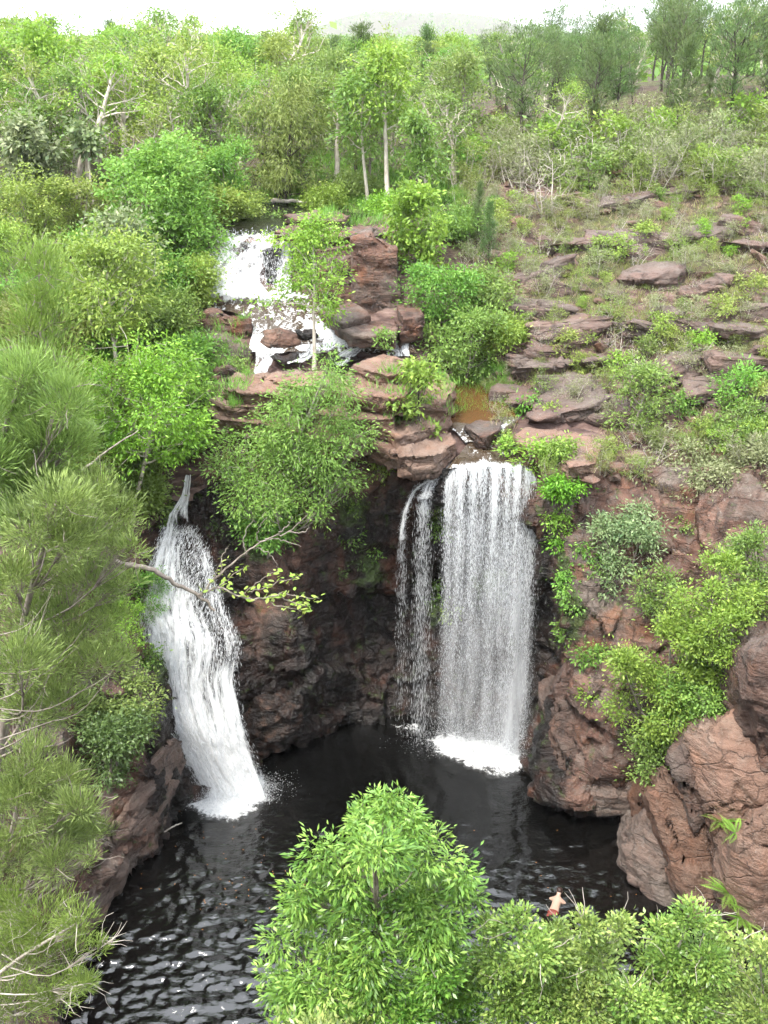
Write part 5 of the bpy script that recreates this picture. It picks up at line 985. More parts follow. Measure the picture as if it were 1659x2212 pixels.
for px, pt, y, kd_, lf, lab in [(30, 22, 74, 'gum', 'yellow', 'tall feathery gum breaking the skyline in the top left corner'), (100, 12, 78, 'gum', 'yellow', 'bushy-headed gum on the skyline near the top left corner'), (240, 15, 80, 'gum', 'green', 'gum on the skyline left of the tallest one'), (372, -5, 72, 'gum', 'green', 'tallest gum on the skyline at the left, with a forked pale trunk'), (455, 5, 82, 'gum', 'green', 'thin gum on the skyline right of the tallest one'), (585, -8, 84, 'gum', 'green', 'open-crowned gum on the skyline above the olive tree'), (640, 10, 86, 'gum', 'green', 'second open-crowned gum on the skyline, right of the first'), (770, 42, 88, 'cypress', 'cypress', 'dark cypress poking above the forest near the far hill'), (930, 50, 92, 'cypress', 'cypress', 'dark thin cypress in front of the far hill'), (1100, 55, 80, 'gum', 'green', 'sparse gum at the dip of the skyline'), (1205, 30, 74, 'cypress_open', 'cypress', 'flat-topped cypress where the ridge begins to rise')]:
    T = W(px, pt, y); z = drop_z(T[0], y); plant(kd_, lf, (T[0], y, z - 0.1), T[2] - z, 'skyline_tree', lab, 'tree', None)
# left slope filler below the forest
for px, pt, y, h, kd_, lf in [(90, 300, 54, 4.5, 'broad', 'green'), (250, 310, 54, 4.5, 'gum', 'yellow'), (360, 250, 55, 5, 'gum', 'green'), (450, 270, 55, 5, 'broad', 'green'), (-60, 420, 47, 4, 'broad', 'yellow'), (-120, 600, 40, 4, 'broad', 'green'), (-100, 850, 32, 4, 'broad', 'green'), (100, 760, 37, 3.2, 'broad', 'green'), (30, 560, 41, 3.4, 'broad', 'green'), (240, 690, 39.5, 2.6, 'broad', 'green'), (150, 950, 31, 3, 'broad', 'green'), (300, 1120, 31.4, 2.2, 'broad', 'green'), (220, 1250, 29.4, 2.4, 'broad', 'dark'), (260, 1350, 28.9, 2.0, 'broad', 'green'), (160, 1400, 27.2, 2.6, 'broad', 'green'), (100, 1500, 25.6, 2.4, 'broad', 'dark')]:
    T = W(px, pt, y); z = drop_z(T[0], y); plant(kd_, lf, (T[0], y, z - 0.1), h, 'bank_tree', 'leafy tree in the thicket on the steep left bank', 'tree', 'thicket trees on the left bank')

# ---- rocky slope: scrub, saplings, stones, grass
def slope_points(n, box, dmin, taken, ok=None):
    out = []; k = 0
    while len(out) < n and k < n * 60:
        k += 1; px, py = FR.uniform(box[0], box[2]), FR.uniform(box[1], box[3])
        if ok and not ok(px, py): continue
        p, nn = hit(px, py)
        if p is None or p[1] > 64 or p[1] < 29 or nn[2] < 0.25: continue
        if any((p[0] - a[0]) ** 2 + (p[1] - a[1]) ** 2 < dmin * dmin for a in taken): continue
        taken.append(p); out.append((px, py, p, nn))
    return out
def open_slope(px, py): return px > 985 + 0.16 * (py - 400) and py > 285 + 0.0 * px and not (px > 1100 and px < 1300 and 880 < py < 1010)
tk = []
KS = [('scrub', 'wispy', 'scrub_bush', 'wispy grey-green scrub bush with pale stems on the rocky slope', 'bush', 'grey-green scrub on the rocky slope'), ('scrub', 'wispy', 'scrub_bush', 'wispy grey-green scrub bush with pale stems on the rocky slope', 'bush', 'grey-green scrub on the rocky slope'), ('scrub', 'wispy', 'scrub_bush', 'wispy grey-green scrub bush with pale stems on the rocky slope', 'bush', 'grey-green scrub on the rocky slope'),
      ('scrub', 'willow', 'scrub_bush', 'olive-green scrub bush on the rocky slope', 'bush', 'olive scrub on the rocky slope'), ('leafy', 'yellow', 'leafy_shrub', 'small yellow-green leafy shrub on the rocky slope', 'shrub', 'leafy shrubs on the rocky slope'), ('bare', 'wispy', 'bare_bush', 'almost leafless bush of bleached twigs on the rocky slope', 'bush', 'bare bushes on the rocky slope'), ('leafy', 'green', 'leafy_shrub', 'small green leafy shrub on the rocky slope', 'shrub', 'green shrubs on the rocky slope')]
for px, py, p, nn in slope_points(330, (990, 290, 1960, 1040), 0.85, tk, open_slope):
    kd_, lf, nm, lab, cat, grp = KS[FR.integers(len(KS))]
    if py < 430: h = FR.uniform(1.2, 2.4)
    else: h = FR.uniform(0.5, 1.2)
    plant(kd_, lf, (p[0], p[1], p[2] - 0.05), h, nm, lab, cat, grp, wide=FR.uniform(0.9, 1.3))
for px, py, p, nn in slope_points(34, (1010, 250, 1700, 440), 2.2, tk):
    c = CYPR[FR.integers(3)]; plant(c[0], 'cypress', (p[0], p[1], p[2] - 0.1), FR.uniform(2.6, 4.6), 'cypress_tree', 'dark young cypress scattered on the upper part of the rocky slope', 'tree', 'young cypresses on the rocky slope', wide=0.9)
for px, pt, pb, y, kd_, lf, lab in [(1035, 385, 600, 46.5, 'cypress', 'cypress', 'slim dark-stemmed cypress in front of the rocky slope'), (1060, 430, 620, 45.5, 'cypress', 'cypress', 'second slim cypress beside the dark-stemmed one on the slope'), (1195, 160, 330, 57, 'gum', 'bright', 'small tree with a bright green tuft on the upper slope'), (1190, 330, 480, 50, 'bare', 'wispy', 'leaning dead tree with bleached limbs on the slope'), (1450, 235, 330, 55, 'scrub', 'wispy', 'tall pale umbrella-shaped bush below the cypresses'), (1340, 100, 300, 60, 'cypress_open', 'cypress', 'tall cypress with a dark curved trunk on the upper slope')]:
    T = W(px, pt, y); z = drop_z(T[0], y); plant(kd_, lf, (T[0], y, z - 0.05), max(1.2, T[2] - z), 'slope_tree', lab, 'tree', None, wide=1.0 if kd_ != 'cypress' else 0.6)
# loose stones lying on the slope (pieces of the hillside)
def stone_mesh(seed):
    r = np.random.default_rng(seed); pts = (r.random((16, 3)) - 0.5) * np.array([1.2, 0.9, 0.55]) 
    bm = bmesh.new()
    for p in pts: bm.verts.new(p)
    q = bmesh.ops.convex_hull(bm, input=list(bm.verts)); loose = [v for v in bm.verts if not v.link_faces]
    if loose: bmesh.ops.delete(bm, geom=loose, context='VERTS')
    bmesh.ops.bevel(bm, geom=bm.edges[:], offset=0.03, segments=1, affect='EDGES'); me = bpy.data.meshes.new('stone'); bm.to_mesh(me); bm.free(); me.materials.append(M['stone']); return me
STN = [stone_mesh(50 + i) for i in range(10)]
st_t = []
for px, py, p, nn in slope_points(280, (1010, 330, 1720, 1040), 0.35, st_t, open_slope):
    o = obj('stone', STN[FR.integers(10)], None, terrain); s = 0.22 + 0.75 * FR.random() ** 2.2
    o.location = (p[0], p[1], p[2] + 0.02 * s); o.rotation_euler = (FR.normal() * 0.2, FR.normal() * 0.2, FR.uniform(0, 6.28)); o.scale = (s * FR.uniform(0.8, 1.5), s, s * FR.uniform(0.6, 1.1))
# rock outcrops breaking through the slope
OUT = [rock_mesh('outcrop', (np.random.default_rng(400 + i).random((22, 3)) - 0.5) * np.array([2.4, 1.6, 1.3]), 0.14, 0.5, 0.75, 2.4, 0.1, 40 + i) for i in range(7)]
for m_ in OUT: m_.materials.append(M['outcrop'])
ocs = [(1150, 790), (1190, 800), (1230, 830), (1130, 850), (1170, 880), (1240, 880), (1290, 880), (1330, 920), (1400, 900), (1200, 760), (1160, 560), (1210, 545), (1260, 540), (1310, 530), (1350, 545), (1390, 530), (1430, 545), (1480, 520), (1540, 520), (1600, 510), (1640, 540), (1180, 600), (1230, 640), (1560, 700), (1600, 730), (1640, 690), (1650, 760), (1600, 800), (1540, 850), (1620, 870), (1480, 880), (1450, 800), (1400, 720), (1340, 640), (1500, 640), (1420, 600), (1250, 720), (1310, 780), (1150, 680), (1350, 440), (1450, 430), (1560, 420), (1640, 430), (1240, 440), (1080, 230), (1060, 260), (1110, 260), (1570, 620), (1480, 720), (1380, 820)]
for px, py in ocs:
    p, nn = hit(px + FR.normal() * 8, py + FR.normal() * 6)
    if p is None: continue
    o = obj('outcrop_rock', OUT[FR.integers(7)], None, terrain); sc_ = FR.uniform(0.65, 1.4); o.location = (p[0], p[1] + 0.25, p[2] + 0.05 * sc_); o.rotation_euler = (FR.normal() * 0.1, FR.normal() * 0.1, FR.uniform(-0.5, 0.5) + (math.pi if FR.random() < 0.5 else 0)); o.scale = (sc_ * FR.uniform(0.9, 1.5), sc_, sc_ * FR.uniform(0.6, 1.0))
# grass tussocks
def grass_obj(name, pts, nb, L, lw, leaf, label, spread=0.12):
    Cs, Ds, Ls = [], [], []
    for p in pts:
        m = max(4, int(nb * FR.uniform(0.6, 1.4))); sz = FR.uniform(0.6, 1.3); Cs.append(p + np.stack([FR.normal(size=m) * spread * sz, FR.normal(size=m) * spread * sz, 0 * np.zeros(m) - 0.02], 1))
        Ds.append(np.stack([FR.normal(size=m) * 0.55, FR.normal(size=m) * 0.55, np.full(m, 1.0)], 1)); Ls.append(L * sz * FR.uniform(0.6, 1.2, m))
    C = np.concatenate(Cs); D = np.concatenate(Ds); Ln = np.concatenate(Ls)
    v, f, t = leaves(FR, C, D, Ln, lw, np.clip(FR.random(len(C)) * 0.7 + 0.3 * np.repeat(FR.random(len(pts)), [len(c) for c in Cs]), 0, 1), upn=0.1)
    o = obj(name, mk_mesh(name, v, f, {'tint': t}), LM[leaf]); o['kind'] = 'stuff'; tag(o, label, 'grass'); return o
def fast_points(n, box, ok=None, nzmin=0.3):
    out = []
    for _ in range(n):
        px, py = FR.uniform(box[0], box[2]), FR.uniform(box[1], box[3])
        if ok and not ok(px, py): continue
        p, nn = hit(px, py)
        if p is not None and nn[2] > nzmin and 28 < p[1] < 75: out.append(p)
    return out
grass_obj('slope_grass', fast_points(2700, (980, 280, 2050, 1060), open_slope), 14, 0.34, 0.020, 'grass', 'thin green grass tufts scattered between the rocks of the slope')
grass_obj('dry_grass', fast_points(1900, (1000, 380, 2050, 1250), open_slope), 14, 0.32, 0.018, 'dry', 'dry straw-coloured grass tufts scattered on the slope')
grass_obj('bank_grass', fast_points(260, (980, 790, 1110, 900)) + fast_points(160, (680, 440, 900, 490)) + fast_points(120, (800, 790, 1000, 930)) + fast_points(200, (400, 680, 540, 880)), 16, 0.42, 0.022, 'bright', 'lush green grass beside the creek pools')
grass_obj('forest_grass', fast_points(1300, (0, 380, 400, 1000)) + fast_points(900, (560, 330, 1010, 450)), 12, 0.5, 0.04, 'green', 'green undergrowth grass below the trees on the left bank')
# ---- plants on the cliffs
CP = np.random.default_rng(5)
def cliff_plant(px, py, size, lf, label, n=700, droop=0.5, name='cliff_plant', L=0.14, lw=0.06, nrm=0.15):
    p, nn = hit(px, py)
    if p is None: return
    p = p + nn * 0.02; lean = (nn[0] * 0.8, nn[1] * 0.8)
    m = tree_meshes(int(px * 7 + py), size, size * 1.3, base=0.1, shape='round', nprim=12, nsec=3, n=n, L=L, lw=lw, clump=0.24 * max(1.0, size), droop=droop, stems=2, r0=0.02, lean=lean, k=4)
    make_tree(name, label, 'plant', p, m, lf, 'grey', parts=('stem', 'foliage'))
for a in [(945, 1100, 0.9, 'fern', 'lime-green plants growing behind the tall fall, under the wet boulder', 1500), (955, 1160, 0.7, 'bright', 'lower green plants in the moss behind the tall fall', 900), (940, 1290, 0.5, 'bright', 'small bright plant halfway down behind the tall fall', 600), (965, 1330, 0.4, 'fern', 'lowest plant glimpsed at the edge of the tall fall', 500),
          (1195, 1010, 0.9, 'fern', 'bright feathery plant at the corner of the shelf by the tall fall', 2200), (1205, 1070, 1.0, 'fern', 'bright feathery plant hanging right of the tall fall', 2600), (1215, 1140, 0.6, 'fern', 'hanging fern-like clump below the feathery plant', 900), (1208, 1180, 0.45, 'fern', 'lowest of the feathery clumps hanging right of the tall fall', 600),
          (1215, 1265, 0.6, 'bright', 'creeper on the wet edge of the cliff right of the tall fall', 900), (1235, 1310, 0.6, 'bright', 'creeper hanging lower on the wet edge of the cliff', 900), (1225, 1380, 0.5, 'green', 'small plant at the foot of the creeper', 500), (1270, 1440, 0.7, 'green', 'loose shrub on the cliff left of the yellow-green bush', 700), (1285, 1510, 0.5, 'yellow', 'small shrub above the grey angular rock', 500), (1300, 1240, 0.6, 'green', 'plant in a crack left of the silvery bush', 600), (1260, 1210, 0.5, 'green', 'tiny bush on the ledge between creeper and silvery bush', 400),
          (545, 1130, 0.8, 'dark', 'dark plant tucked beneath the wide ledge tree', 900), (625, 1140, 0.7, 'green', 'green plant right of the trunk foot of the ledge tree', 800), (700, 1150, 0.4, 'green', 'little plant on the bare middle cliff', 300), (755, 1165, 0.4, 'bright', 'little bright plant beside the dark alcove', 300), (730, 1240, 0.5, 'dark', 'dark trailing plant on the middle cliff', 500), (815, 1200, 0.5, 'bright', 'small bright plant in the dark alcove', 450), (790, 1230, 0.4, 'dark', 'dark small plant in the dark alcove', 300), (760, 1105, 0.45, 'green', 'plant below the rim of the middle cliff', 400), (810, 1025, 0.5, 'yellow', 'yellowish tuft on the rim of the middle cliff', 400), (640, 1290, 0.4, 'green', 'plant low on the middle cliff', 300), (500, 1160, 0.7, 'dark', 'dark plant between the left-hand waterfall and the ledge tree', 800),
          (350, 1130, 0.6, 'green', 'plant at the top edge of the left-hand waterfall', 600), (320, 1440, 0.6, 'green', 'shaded plant beside the left-hand waterfall', 700), (335, 1340, 0.5, 'dark', 'dark plant touching the left-hand waterfall', 500), (1160, 890, 0.7, 'bright', 'leafy plant just above the tan shelf', 500), (1195, 905, 0.6, 'yellow', 'pale leafy plant at the back of the tan shelf', 400), (1115, 885, 0.6, 'bright', 'plant beside the lip where the pool spills', 500), (870, 885, 0.5, 'bright', 'leafy tuft on the ledge by the sapling', 350), (830, 740, 0.6, 'bright', 'small plant by the little step of water', 400), (600, 480, 0.5, 'green', 'plant on the flat rock beside the upper pool', 300), (520, 800, 0.5, 'bright', 'weedy tuft on the end of the layered ledge', 350), (1480, 1150, 0.8, 'green', 'low plant on the right-hand cliff near the silvery bush', 700), (1530, 1060, 0.9, 'wispy', 'grassy plant at the right-hand cliff top', 900), (1390, 1040, 0.7, 'wispy', 'grassy plant under the broad dull bush', 700)]:
    cliff_plant(*a)
# ferns on the buttress: each frond a part
def frond_mesh():
    V_, F_, t_ = [], [], []; n = 22
    for i in range(n):
        u = (i + 1) / n; c = np.array([0, u, 0.35 * u - 0.42 * u * u]); w = 0.16 * math.sin(math.pi * min(1, u * 0.93 + 0.07)) + 0.01
        for s in (-1, 1):
            d = np.array([s * w, 0.06, -0.15 * w]); b = len(V_); V_ += [c, c + d * 0.5 + [0, 0.02, 0.004], c + d, c + d * 0.5 - [0, 0.02, 0]]; F_.append([b, b + 1, b + 2, b + 3]); t_ += [0.3 + 0.6 * u] * 4
    return mk_mesh('frond', np.array(V_), np.array(F_), {'tint': np.array(t_)})
FM = frond_mesh(); FM.materials.append(LM['fern'])
for px, py, sz, cnt, lab in [(1555, 1775, 0.75, 9, 'upper bright green fern growing from a crack in the red buttress'), (1590, 1800, 0.6, 7, 'second fern just below the upper one on the red buttress'), (1575, 1930, 0.7, 9, 'fern hanging low on the red buttress, above the bottom bushes'), (1605, 1985, 0.7, 9, 'lowest fern on the red buttress, behind the bottom bushes'), (1590, 1955, 0.5, 6, 'small fern between the two low ones on the red buttress')]:
    p, nn = hit(px, py)
    if p is None: continue
    t = thing('fern', lab, 'fern', tuple(p), 0.0, 'ferns on the red buttress')
    for k in range(cnt):
        f = obj('frond', FM, None, t); az = math.atan2(nn[0], nn[1]); a = -az + (k / cnt - 0.5) * 3.0 + CP.normal() * 0.2
        f.rotation_euler = (CP.uniform(-0.2, 0.7), CP.normal() * 0.25, a); f.scale = (sz, sz * CP.uniform(0.8, 1.2), sz)

# ---- overhanging branch with separate large leaves
ob = thing('overhanging_tree', 'pale crooked bough with big single leaves reaching across the left-hand waterfall', 'tree', (0, 0, 0))
YB = 15.0; BO = []
def bough(name, pts, r0, r1, y=YB, k=6, jit=0.012):
    P = np.array([W(a, b, (y if len(q_) < 3 else q_[2])) for q_ in pts for a, b in [q_[:2]]]); n = max(8, len(P) * 5); Q = cr_interp(P, n) + CP.normal(size=(n, 3)) * jit
    v, f = tube(Q, np.linspace(r0, r1, n), k); o = obj(name, mk_mesh(name, v, f, smooth=True), BK['grey'], ob); BO.append((o, Q)); return Q
base = W(120, 1500, 15.2) + [-3.6, 0, 0]; base[2] = drop_z(base[0], base[1]) - 0.2
bq = np.array([base, W(60, 1380, 15.2), W(170, 1275, 15.1), W(250, 1215, 15.0)]); v, f = tube(cr_interp(bq, 24), np.linspace(0.11, 0.05, 24), 8); obj('trunk', mk_mesh('trunk', v, f, smooth=True), BK['grey'], ob)
bough('branch', [(250, 1215), (320, 1228), (375, 1258), (428, 1288), (465, 1318)], 0.05, 0.022)
TW = [bough('branch', [(425, 1287), (470, 1270), (520, 1290), (560, 1292), (610, 1283)], 0.022, 0.009)]
bough('dead_branch', [(435, 1285), (480, 1235), (530, 1195), (575, 1165), (625, 1148), (665, 1108)], 0.022, 0.005)
for pts in [[(530, 1195), (525, 1165), (545, 1125)], [(575, 1165), (600, 1165), (650, 1180)], [(560, 1175), (555, 1150), (575, 1120)], [(600, 1155), (625, 1130), (630, 1112)], [(480, 1235), (478, 1205), (495, 1180)], [(545, 1185), (580, 1195), (600, 1225)], [(625, 1148), (655, 1150), (668, 1135)]]: bough('dead_twig', pts, 0.012, 0.004, k=4)
for pts in [[(610, 1283), (650, 1290), (690, 1292)], [(560, 1292), (610, 1310), (660, 1322)], [(520, 1290), (560, 1255), (600, 1232)], [(470, 1270), (465, 1235), (490, 1205)], [(540, 1280), (590, 1262), (650, 1245)], [(470, 1270), (500, 1245), (530, 1225)], [(600, 1285), (640, 1305), (672, 1312)]]: TW.append(bough('twig', pts, 0.012, 0.004, k=4))
def big_leaf():
    pr = [(0, 0), (0.2, 0.16), (0.45, 0.24), (0.7, 0.2), (0.9, 0.09), (1.0, 0.0)]; V_ = []; t_ = []
    for u, w in pr: V_ += [(-w, u, 0.06 * w - 0.12 * u * u), (0, u, -0.12 * u * u), (w, u, 0.06 * w - 0.12 * u * u)]
    return mk_mesh('leaf', np.array(V_, float), grid_faces(6, 3), {'tint': np.full(18, 0.75)}, smooth=True)
BL = big_leaf(); BL.materials.append(LM['yellow'])
LB = [(o, Q) for o, Q in BO if any(Q is q for q in TW)]
for k in range(170):
    tw, Q = LB[CP.integers(len(LB))]; q = Q[CP.integers(2, len(Q))]; o = obj('leaf', BL, None, tw); s = CP.uniform(0.075, 0.135)
    o.location = tuple(q + CP.normal(size=3) * 0.03); o.rotation_euler = (CP.normal() * 0.5 + 0.2, CP.normal() * 0.5, CP.uniform(0, 6.28)); o.scale = (s, s, s)

# ---- bleached bare branches among the near pines
bb = thing('bare_branch', 'fan of grey, upward-curving bare branches in front of the pines at the left edge', 'branch', tuple(W(-60, 1520, 12.3)))
for k in range(9):
    y0 = 1335 + k * 27 + CP.normal() * 14; x1 = CP.uniform(90, 250); lift = CP.uniform(25, 80); yy = 12.7 + CP.uniform(-0.3, 0.5)
    Q = cr_interp(np.array([W(-60, y0 + 70 + CP.normal() * 30, yy), W(x1 * 0.3, y0 + 50, yy), W(x1 * 0.7, y0 + 15, yy - 0.1), W(x1, y0 - lift, yy - 0.15)]), 12) + CP.normal(size=(12, 3)) * 0.008
    v, f = tube(Q, np.linspace(0.012, 0.003, 12), 4); lchild(obj('twig', mk_mesh('twig', v, f, smooth=True), BK['grey']), bb)
# ---- fallen wood, drifting leaves
def log(name, label, a, b, r0, r1, bark='dead', n=14):
    Q = cr_interp(np.array([a, (np.array(a) + b) / 2 + [0, 0, 0.05], b]), n) + CP.normal(size=(n, 3)) * r0 * 0.25; v, f = tube(Q, np.linspace(r0, r1, n), 7)
    return tag(obj(name, mk_mesh(name, v, f, smooth=True), BK[bark]), label, 'log')
log('fallen_log', 'bleached log lying at the back of the upper pool', W(590, 440, 53.2) + [0, 0, 0.15], W(662, 447, 52.0) + [0, 0, 0.2], 0.12, 0.06)
log('driftwood', 'thin pale stick caught at the left shore of the pool', Wz(352, 1800, 0.05), Wz(392, 1778, 0.15), 0.035, 0.02)
log('bare_limb', 'bleached bare limb slanting up through the leaning gum, left of the waterfall', W(180, 1015, 22), W(300, 930, 22), 0.03, 0.012, 'grey')
nl = 110; pts = np.array([Wz(CP.normal() * 160 + 560, CP.normal() * 70 + 1880, 0.0) if k % 3 else Wz(CP.uniform(330, 1400), CP.uniform(1780, 2000), 0.0) for k in range(nl)]); pts[:, 2] = 0.045
v, f, t = leaves(CP, pts, CP.normal(size=(nl, 3)) * [1, 1, 0.05], 0.06, 0.03, CP.random(nl), upn=0.95)
fl = obj('floating_leaves', mk_mesh('floating_leaves', v, f, {'tint': t}), plain('dead_leaf', (0.28, 0.12, 0.03))); fl['kind'] = 'stuff'; tag(fl, 'fallen orange-brown leaves drifting on the dark pool', 'leaves')

# ---- swimmer
def skin_mesh(name, verts, edges, radii, root=0, sub=2):
    me = bpy.data.meshes.new(name); me.from_pydata(verts, edges, []); o = bpy.data.objects.new(name, me); COL.objects.link(o)
    m = o.modifiers.new('skin', 'SKIN'); m.use_smooth_shade = True; sv = me.skin_vertices[0].data
    for i, r in enumerate(radii): sv[i].radius = (r, r) if not isinstance(r, tuple) else r
    sv[root].use_root = True; o.modifiers.new('sub', 'SUBSURF').levels = sub
    bpy.context.view_layer.update(); ev = o.evaluated_get(bpy.context.evaluated_depsgraph_get()); nm = bpy.data.meshes.new_from_object(ev); bpy.data.objects.remove(o); nm.materials.clear(); return nm
hd = Wz(1208, 1928, 0.12); hip = Wz(1196, 1968, 0.0)
sw = thing('person', 'bare-backed swimmer in dark red shorts crossing the pool, seen from behind', 'person', tuple(hip + [0, 0, -0.07]), math.atan2(-(hd - hip)[0], (hd - hip)[1]))
sv_ = [(0, 0, 0.03), (0, 0.18, 0.05), (0, 0.36, 0.07), (0, 0.50, 0.09), (0, 0.60, 0.15), (0, 0.70, 0.21), (0, 0.79, 0.25)]; se_ = [(i, i + 1) for i in range(6)]
sr_ = [(0.15, 0.11), (0.14, 0.10), (0.17, 0.11), (0.15, 0.095), 0.058, 0.088, 0.075]
for s in (-1, 1):
    b = len(sv_); sv_ += [(0.19 * s, 0.47, 0.07), (0.33 * s, 0.46, -0.02), (0.36 * s, 0.68, -0.06), (0.36 * s, 0.76, -0.07)]; se_ += [(3, b), (b, b + 1), (b + 1, b + 2), (b + 2, b + 3)]; sr_ += [0.068, 0.045, 0.030, 0.038]
    for kf, (dx, dy, ln) in enumerate([(-0.055, 0.015, 0.06), (-0.03, 0.06, 0.08), (-0.005, 0.065, 0.09), (0.02, 0.06, 0.085), (0.042, 0.05, 0.065)]):
        c = len(sv_); q0 = np.array([0.36 * s + dx * s * 0.8, 0.76 + dy * 0.6, -0.07]); d = unit(np.array([dx * s * 1.4, dy + 0.02, -0.02])); sv_ += [tuple(q0 + d * ln * 0.55), tuple(q0 + d * ln + np.array([0, 0, -0.012]))]; se_ += [(b + 3, c), (c, c + 1)]; sr_ += [0.010, 0.008]
    b = len(sv_); sv_ += [(0.10 * s, -0.08, 0.0), (0.17 * s, -0.46, -0.08), (0.24 * s, -0.85, -0.05), (0.28 * s, -0.98, -0.06)]; se_ += [(0, b), (b, b + 1), (b + 1, b + 2), (b + 2, b + 3)]; sr_ += [0.095, 0.062, 0.042, 0.04]
body = obj('body', skin_mesh('body', sv_, se_, sr_), plain('skin', (0.30, 0.20, 0.15), 0.45, 0.4, 0.12), sw)
obj('swim_shorts', skin_mesh('swim_shorts', [(0, 0.08, 0.045), (0, 0, 0.03), (0.10, -0.10, 0.0), (0.14, -0.32, -0.04), (-0.10, -0.10, 0.0), (-0.14, -0.32, -0.04)], [(0, 1), (1, 2), (2, 3), (1, 4), (4, 5)], [(0.158, 0.118), (0.168, 0.125), 0.112, 0.10, 0.112, 0.10]), plain('red_cloth', (0.12, 0.022, 0.014), 0.5), sw)
def ellipsoid(name, c, r, mat, par, n=14, cut=None):
    bm = bmesh.new(); bmesh.ops.create_uvsphere(bm, u_segments=n, v_segments=10, radius=1)
    for v in bm.verts: v.co = Vector((v.co[0] * r[0] + c[0], v.co[1] * r[1] + c[1], v.co[2] * r[2] + c[2]))
    me = bpy.data.meshes.new(name); bm.to_mesh(me); bm.free(); me.polygons.foreach_set('use_smooth', np.ones(len(me.polygons), bool)); return obj(name, me, mat, par)
HAIR = plain('dark_hair', (0.022, 0.012, 0.009), 0.5)
ellipsoid('hair', (0, 0.745, 0.262), (0.102, 0.106, 0.09), HAIR, body)
for s in (-1, 1): ellipsoid('ear', (0.093 * s, 0.755, 0.215), (0.012, 0.025, 0.032), body.data.materials[0], body)
ellipsoid('nose', (0, 0.865, 0.20), (0.016, 0.028, 0.022), body.data.materials[0], body)

# ---- far land: wooded hill, woodland to the horizon
def far_hill():
    D = 2700.0; xs = np.linspace(-670, 670, 90); ys = np.linspace(-350, 350, 30); Xh, Yh = np.meshgrid(xs, ys, indexing='ij')
    prof = np.interp(Xh / 1.59, [-420, -180, -110, -40, 40, 110, 150, 240, 420], [0, 2, 20, 26, 25, 20, 10, 3, 0]); z = 1.65 * prof * np.clip(1 - (np.abs(Yh) / 350) ** 2, 0, 1)
    p = np.stack([Xh.ravel(), Yh.ravel(), 0 * Xh.ravel()], 1)
    z = z.ravel() * (1 + 0.1 * fbm(p * 0.008, 3, 5)); c = W(905, 76, D)
    return np.stack([p[:, 0] + c[0], p[:, 1] + D, 19.0 + z * 1.35], 1), grid_faces(90, 30)
hv, hf = far_hill(); obj('hill', mk_mesh('hill', hv, hf), M['ground'], kind='structure').data.attributes.new('rock', 'FLOAT', 'POINT')
fw = []
n = 3000; dy = FR.uniform(0, 1, n); yy = 118 * (3800 / 118) ** dy; pxx = FR.uniform(-300, 1960, n); xx = (pxx - CX) / FOC * yy * 1.0
C_, R_ = [], []
for a, b in zip(xx, yy): C_.append((a, b, 19.5)); R_.append(FR.uniform(2.0, 3.2) * (1 + b / 1800))
hs_ = hv[FR.integers(0, len(hv), 1200)]; keep = hs_[:, 2] > 26
for h_ in hs_[keep]: C_.append((h_[0] + FR.normal() * 12, h_[1] + FR.normal() * 12, h_[2] - 3)); R_.append(FR.uniform(7, 12))
C_ = np.array(C_); R_ = np.array(R_); m = 14; nT = len(C_)
cc = np.repeat(C_, m, 0) + FR.normal(size=(nT * m, 3)) * np.repeat(R_, m)[:, None] * [0.5, 0.5, 0.3] + np.stack([0 * np.repeat(R_, m), 0 * np.repeat(R_, m), np.repeat(R_, m) * 0.75], 1)
v, f, t = leaves(FR, cc, FR.normal(size=(nT * m, 3)), np.repeat(R_, m) * 0.45, np.repeat(R_, m) * 0.28, np.clip(0.6 * np.repeat(FR.random(nT), m) + 0.4 * FR.random(nT * m), 0, 1))
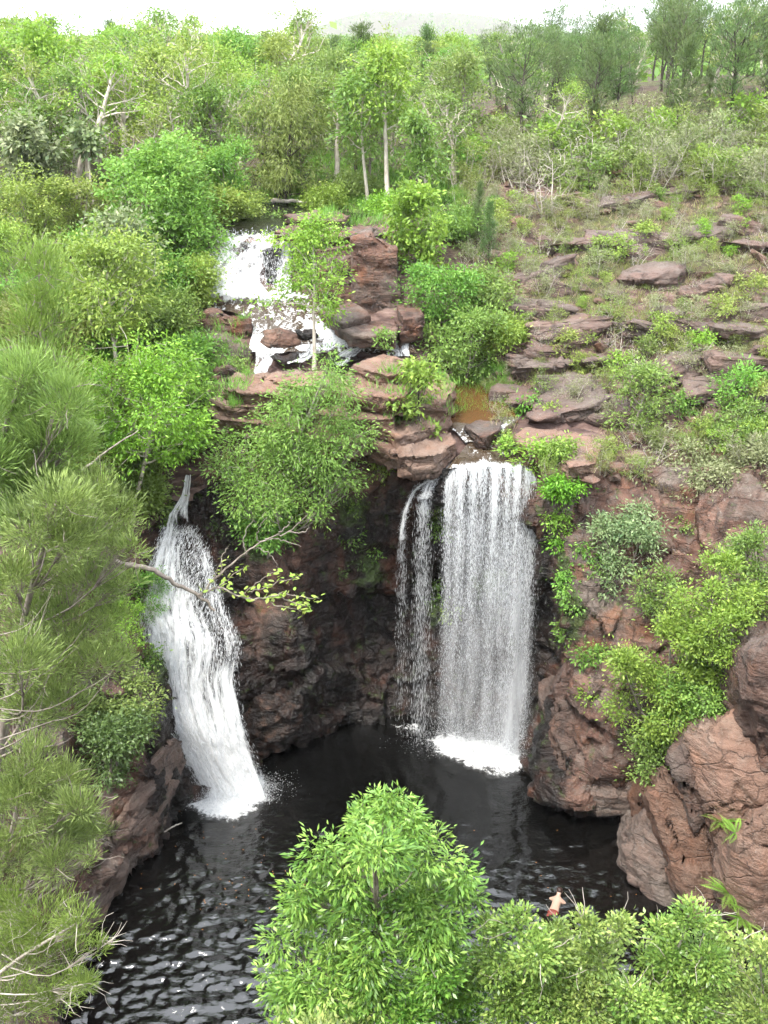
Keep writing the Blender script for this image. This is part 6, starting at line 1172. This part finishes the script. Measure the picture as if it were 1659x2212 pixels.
o = obj('far_woodland', mk_mesh('far_woodland', v, f, {'tint': t}), LM['green']); o['kind'] = 'stuff'; tag(o, 'far-off woodland reaching to the horizon and over the low hill', 'woodland')

# ---- every planted copy gets a label of its own: where it stands, then its order from the left
ORD = 'leftmost second third fourth fifth sixth seventh eighth ninth tenth eleventh twelfth thirteenth fourteenth fifteenth sixteenth seventeenth eighteenth nineteenth twentieth twenty-first twenty-second twenty-third twenty-fourth twenty-fifth'.split()
cells = {}
for t, label, group, p in PLANTED:
    if not group: continue
    px, py, dep = [float(q) for q in proj(p)]
    if 'slope' in label and 'young' not in label:
        where = ('top of rocky slope' if py < 400 else 'upper rocky slope' if py < 530 else 'middle rocky slope' if py < 680 else 'lower rocky slope' if py < 830 else 'rocky slope above cliff')
        side_ = 'right-edge side' if px > 1480 else 'centre' if px > 1240 else 'creek side'
        label = label.replace(' on the rocky slope', '').replace('wispy ', '').replace(' with pale stems', ''); key = (label, where + ', ' + side_)
    else:
        key = (label, 'front row' if p[1] < 64 else 'second row' if p[1] < 72 else 'back row' if p[1] < 90 else 'last row') if 'forest' in label or 'ridge' in label else (label, '')
    cells.setdefault(key, []).append((px, t))
for (label, where), lst in cells.items():
    lst.sort(key=lambda a: a[0])
    for i, (px, t) in enumerate(lst):
        o_ = '' if len(lst) == 1 else (', %s' % (ORD[i] if i == 0 else ORD[i] + ' from left') if i < len(ORD) else '')
        t['label'] = (label + (', ' + where if where else '') + o_)

# ---- the air: one even, thin haze round everything
bm = bmesh.new(); bmesh.ops.create_cube(bm, size=1.0)
for v in bm.verts: v.co = Vector((v.co[0] * 9000, v.co[1] * 7000 + 3200, (v.co[2] + 0.5) * 140 - 8))
me = bpy.data.meshes.new('haze'); bm.to_mesh(me); bm.free()
s = NT('haze_air'); vol = s.n('VolumePrincipled', {'Color': (0.93, 0.96, 1.0, 1), 'Density': 0.00013, 'Anisotropy': 0.2}); s.t.links.new(vol.outputs[0], s.out.inputs['Volume'])
hz = obj('haze', me, s.m); hz['kind'] = 'stuff'
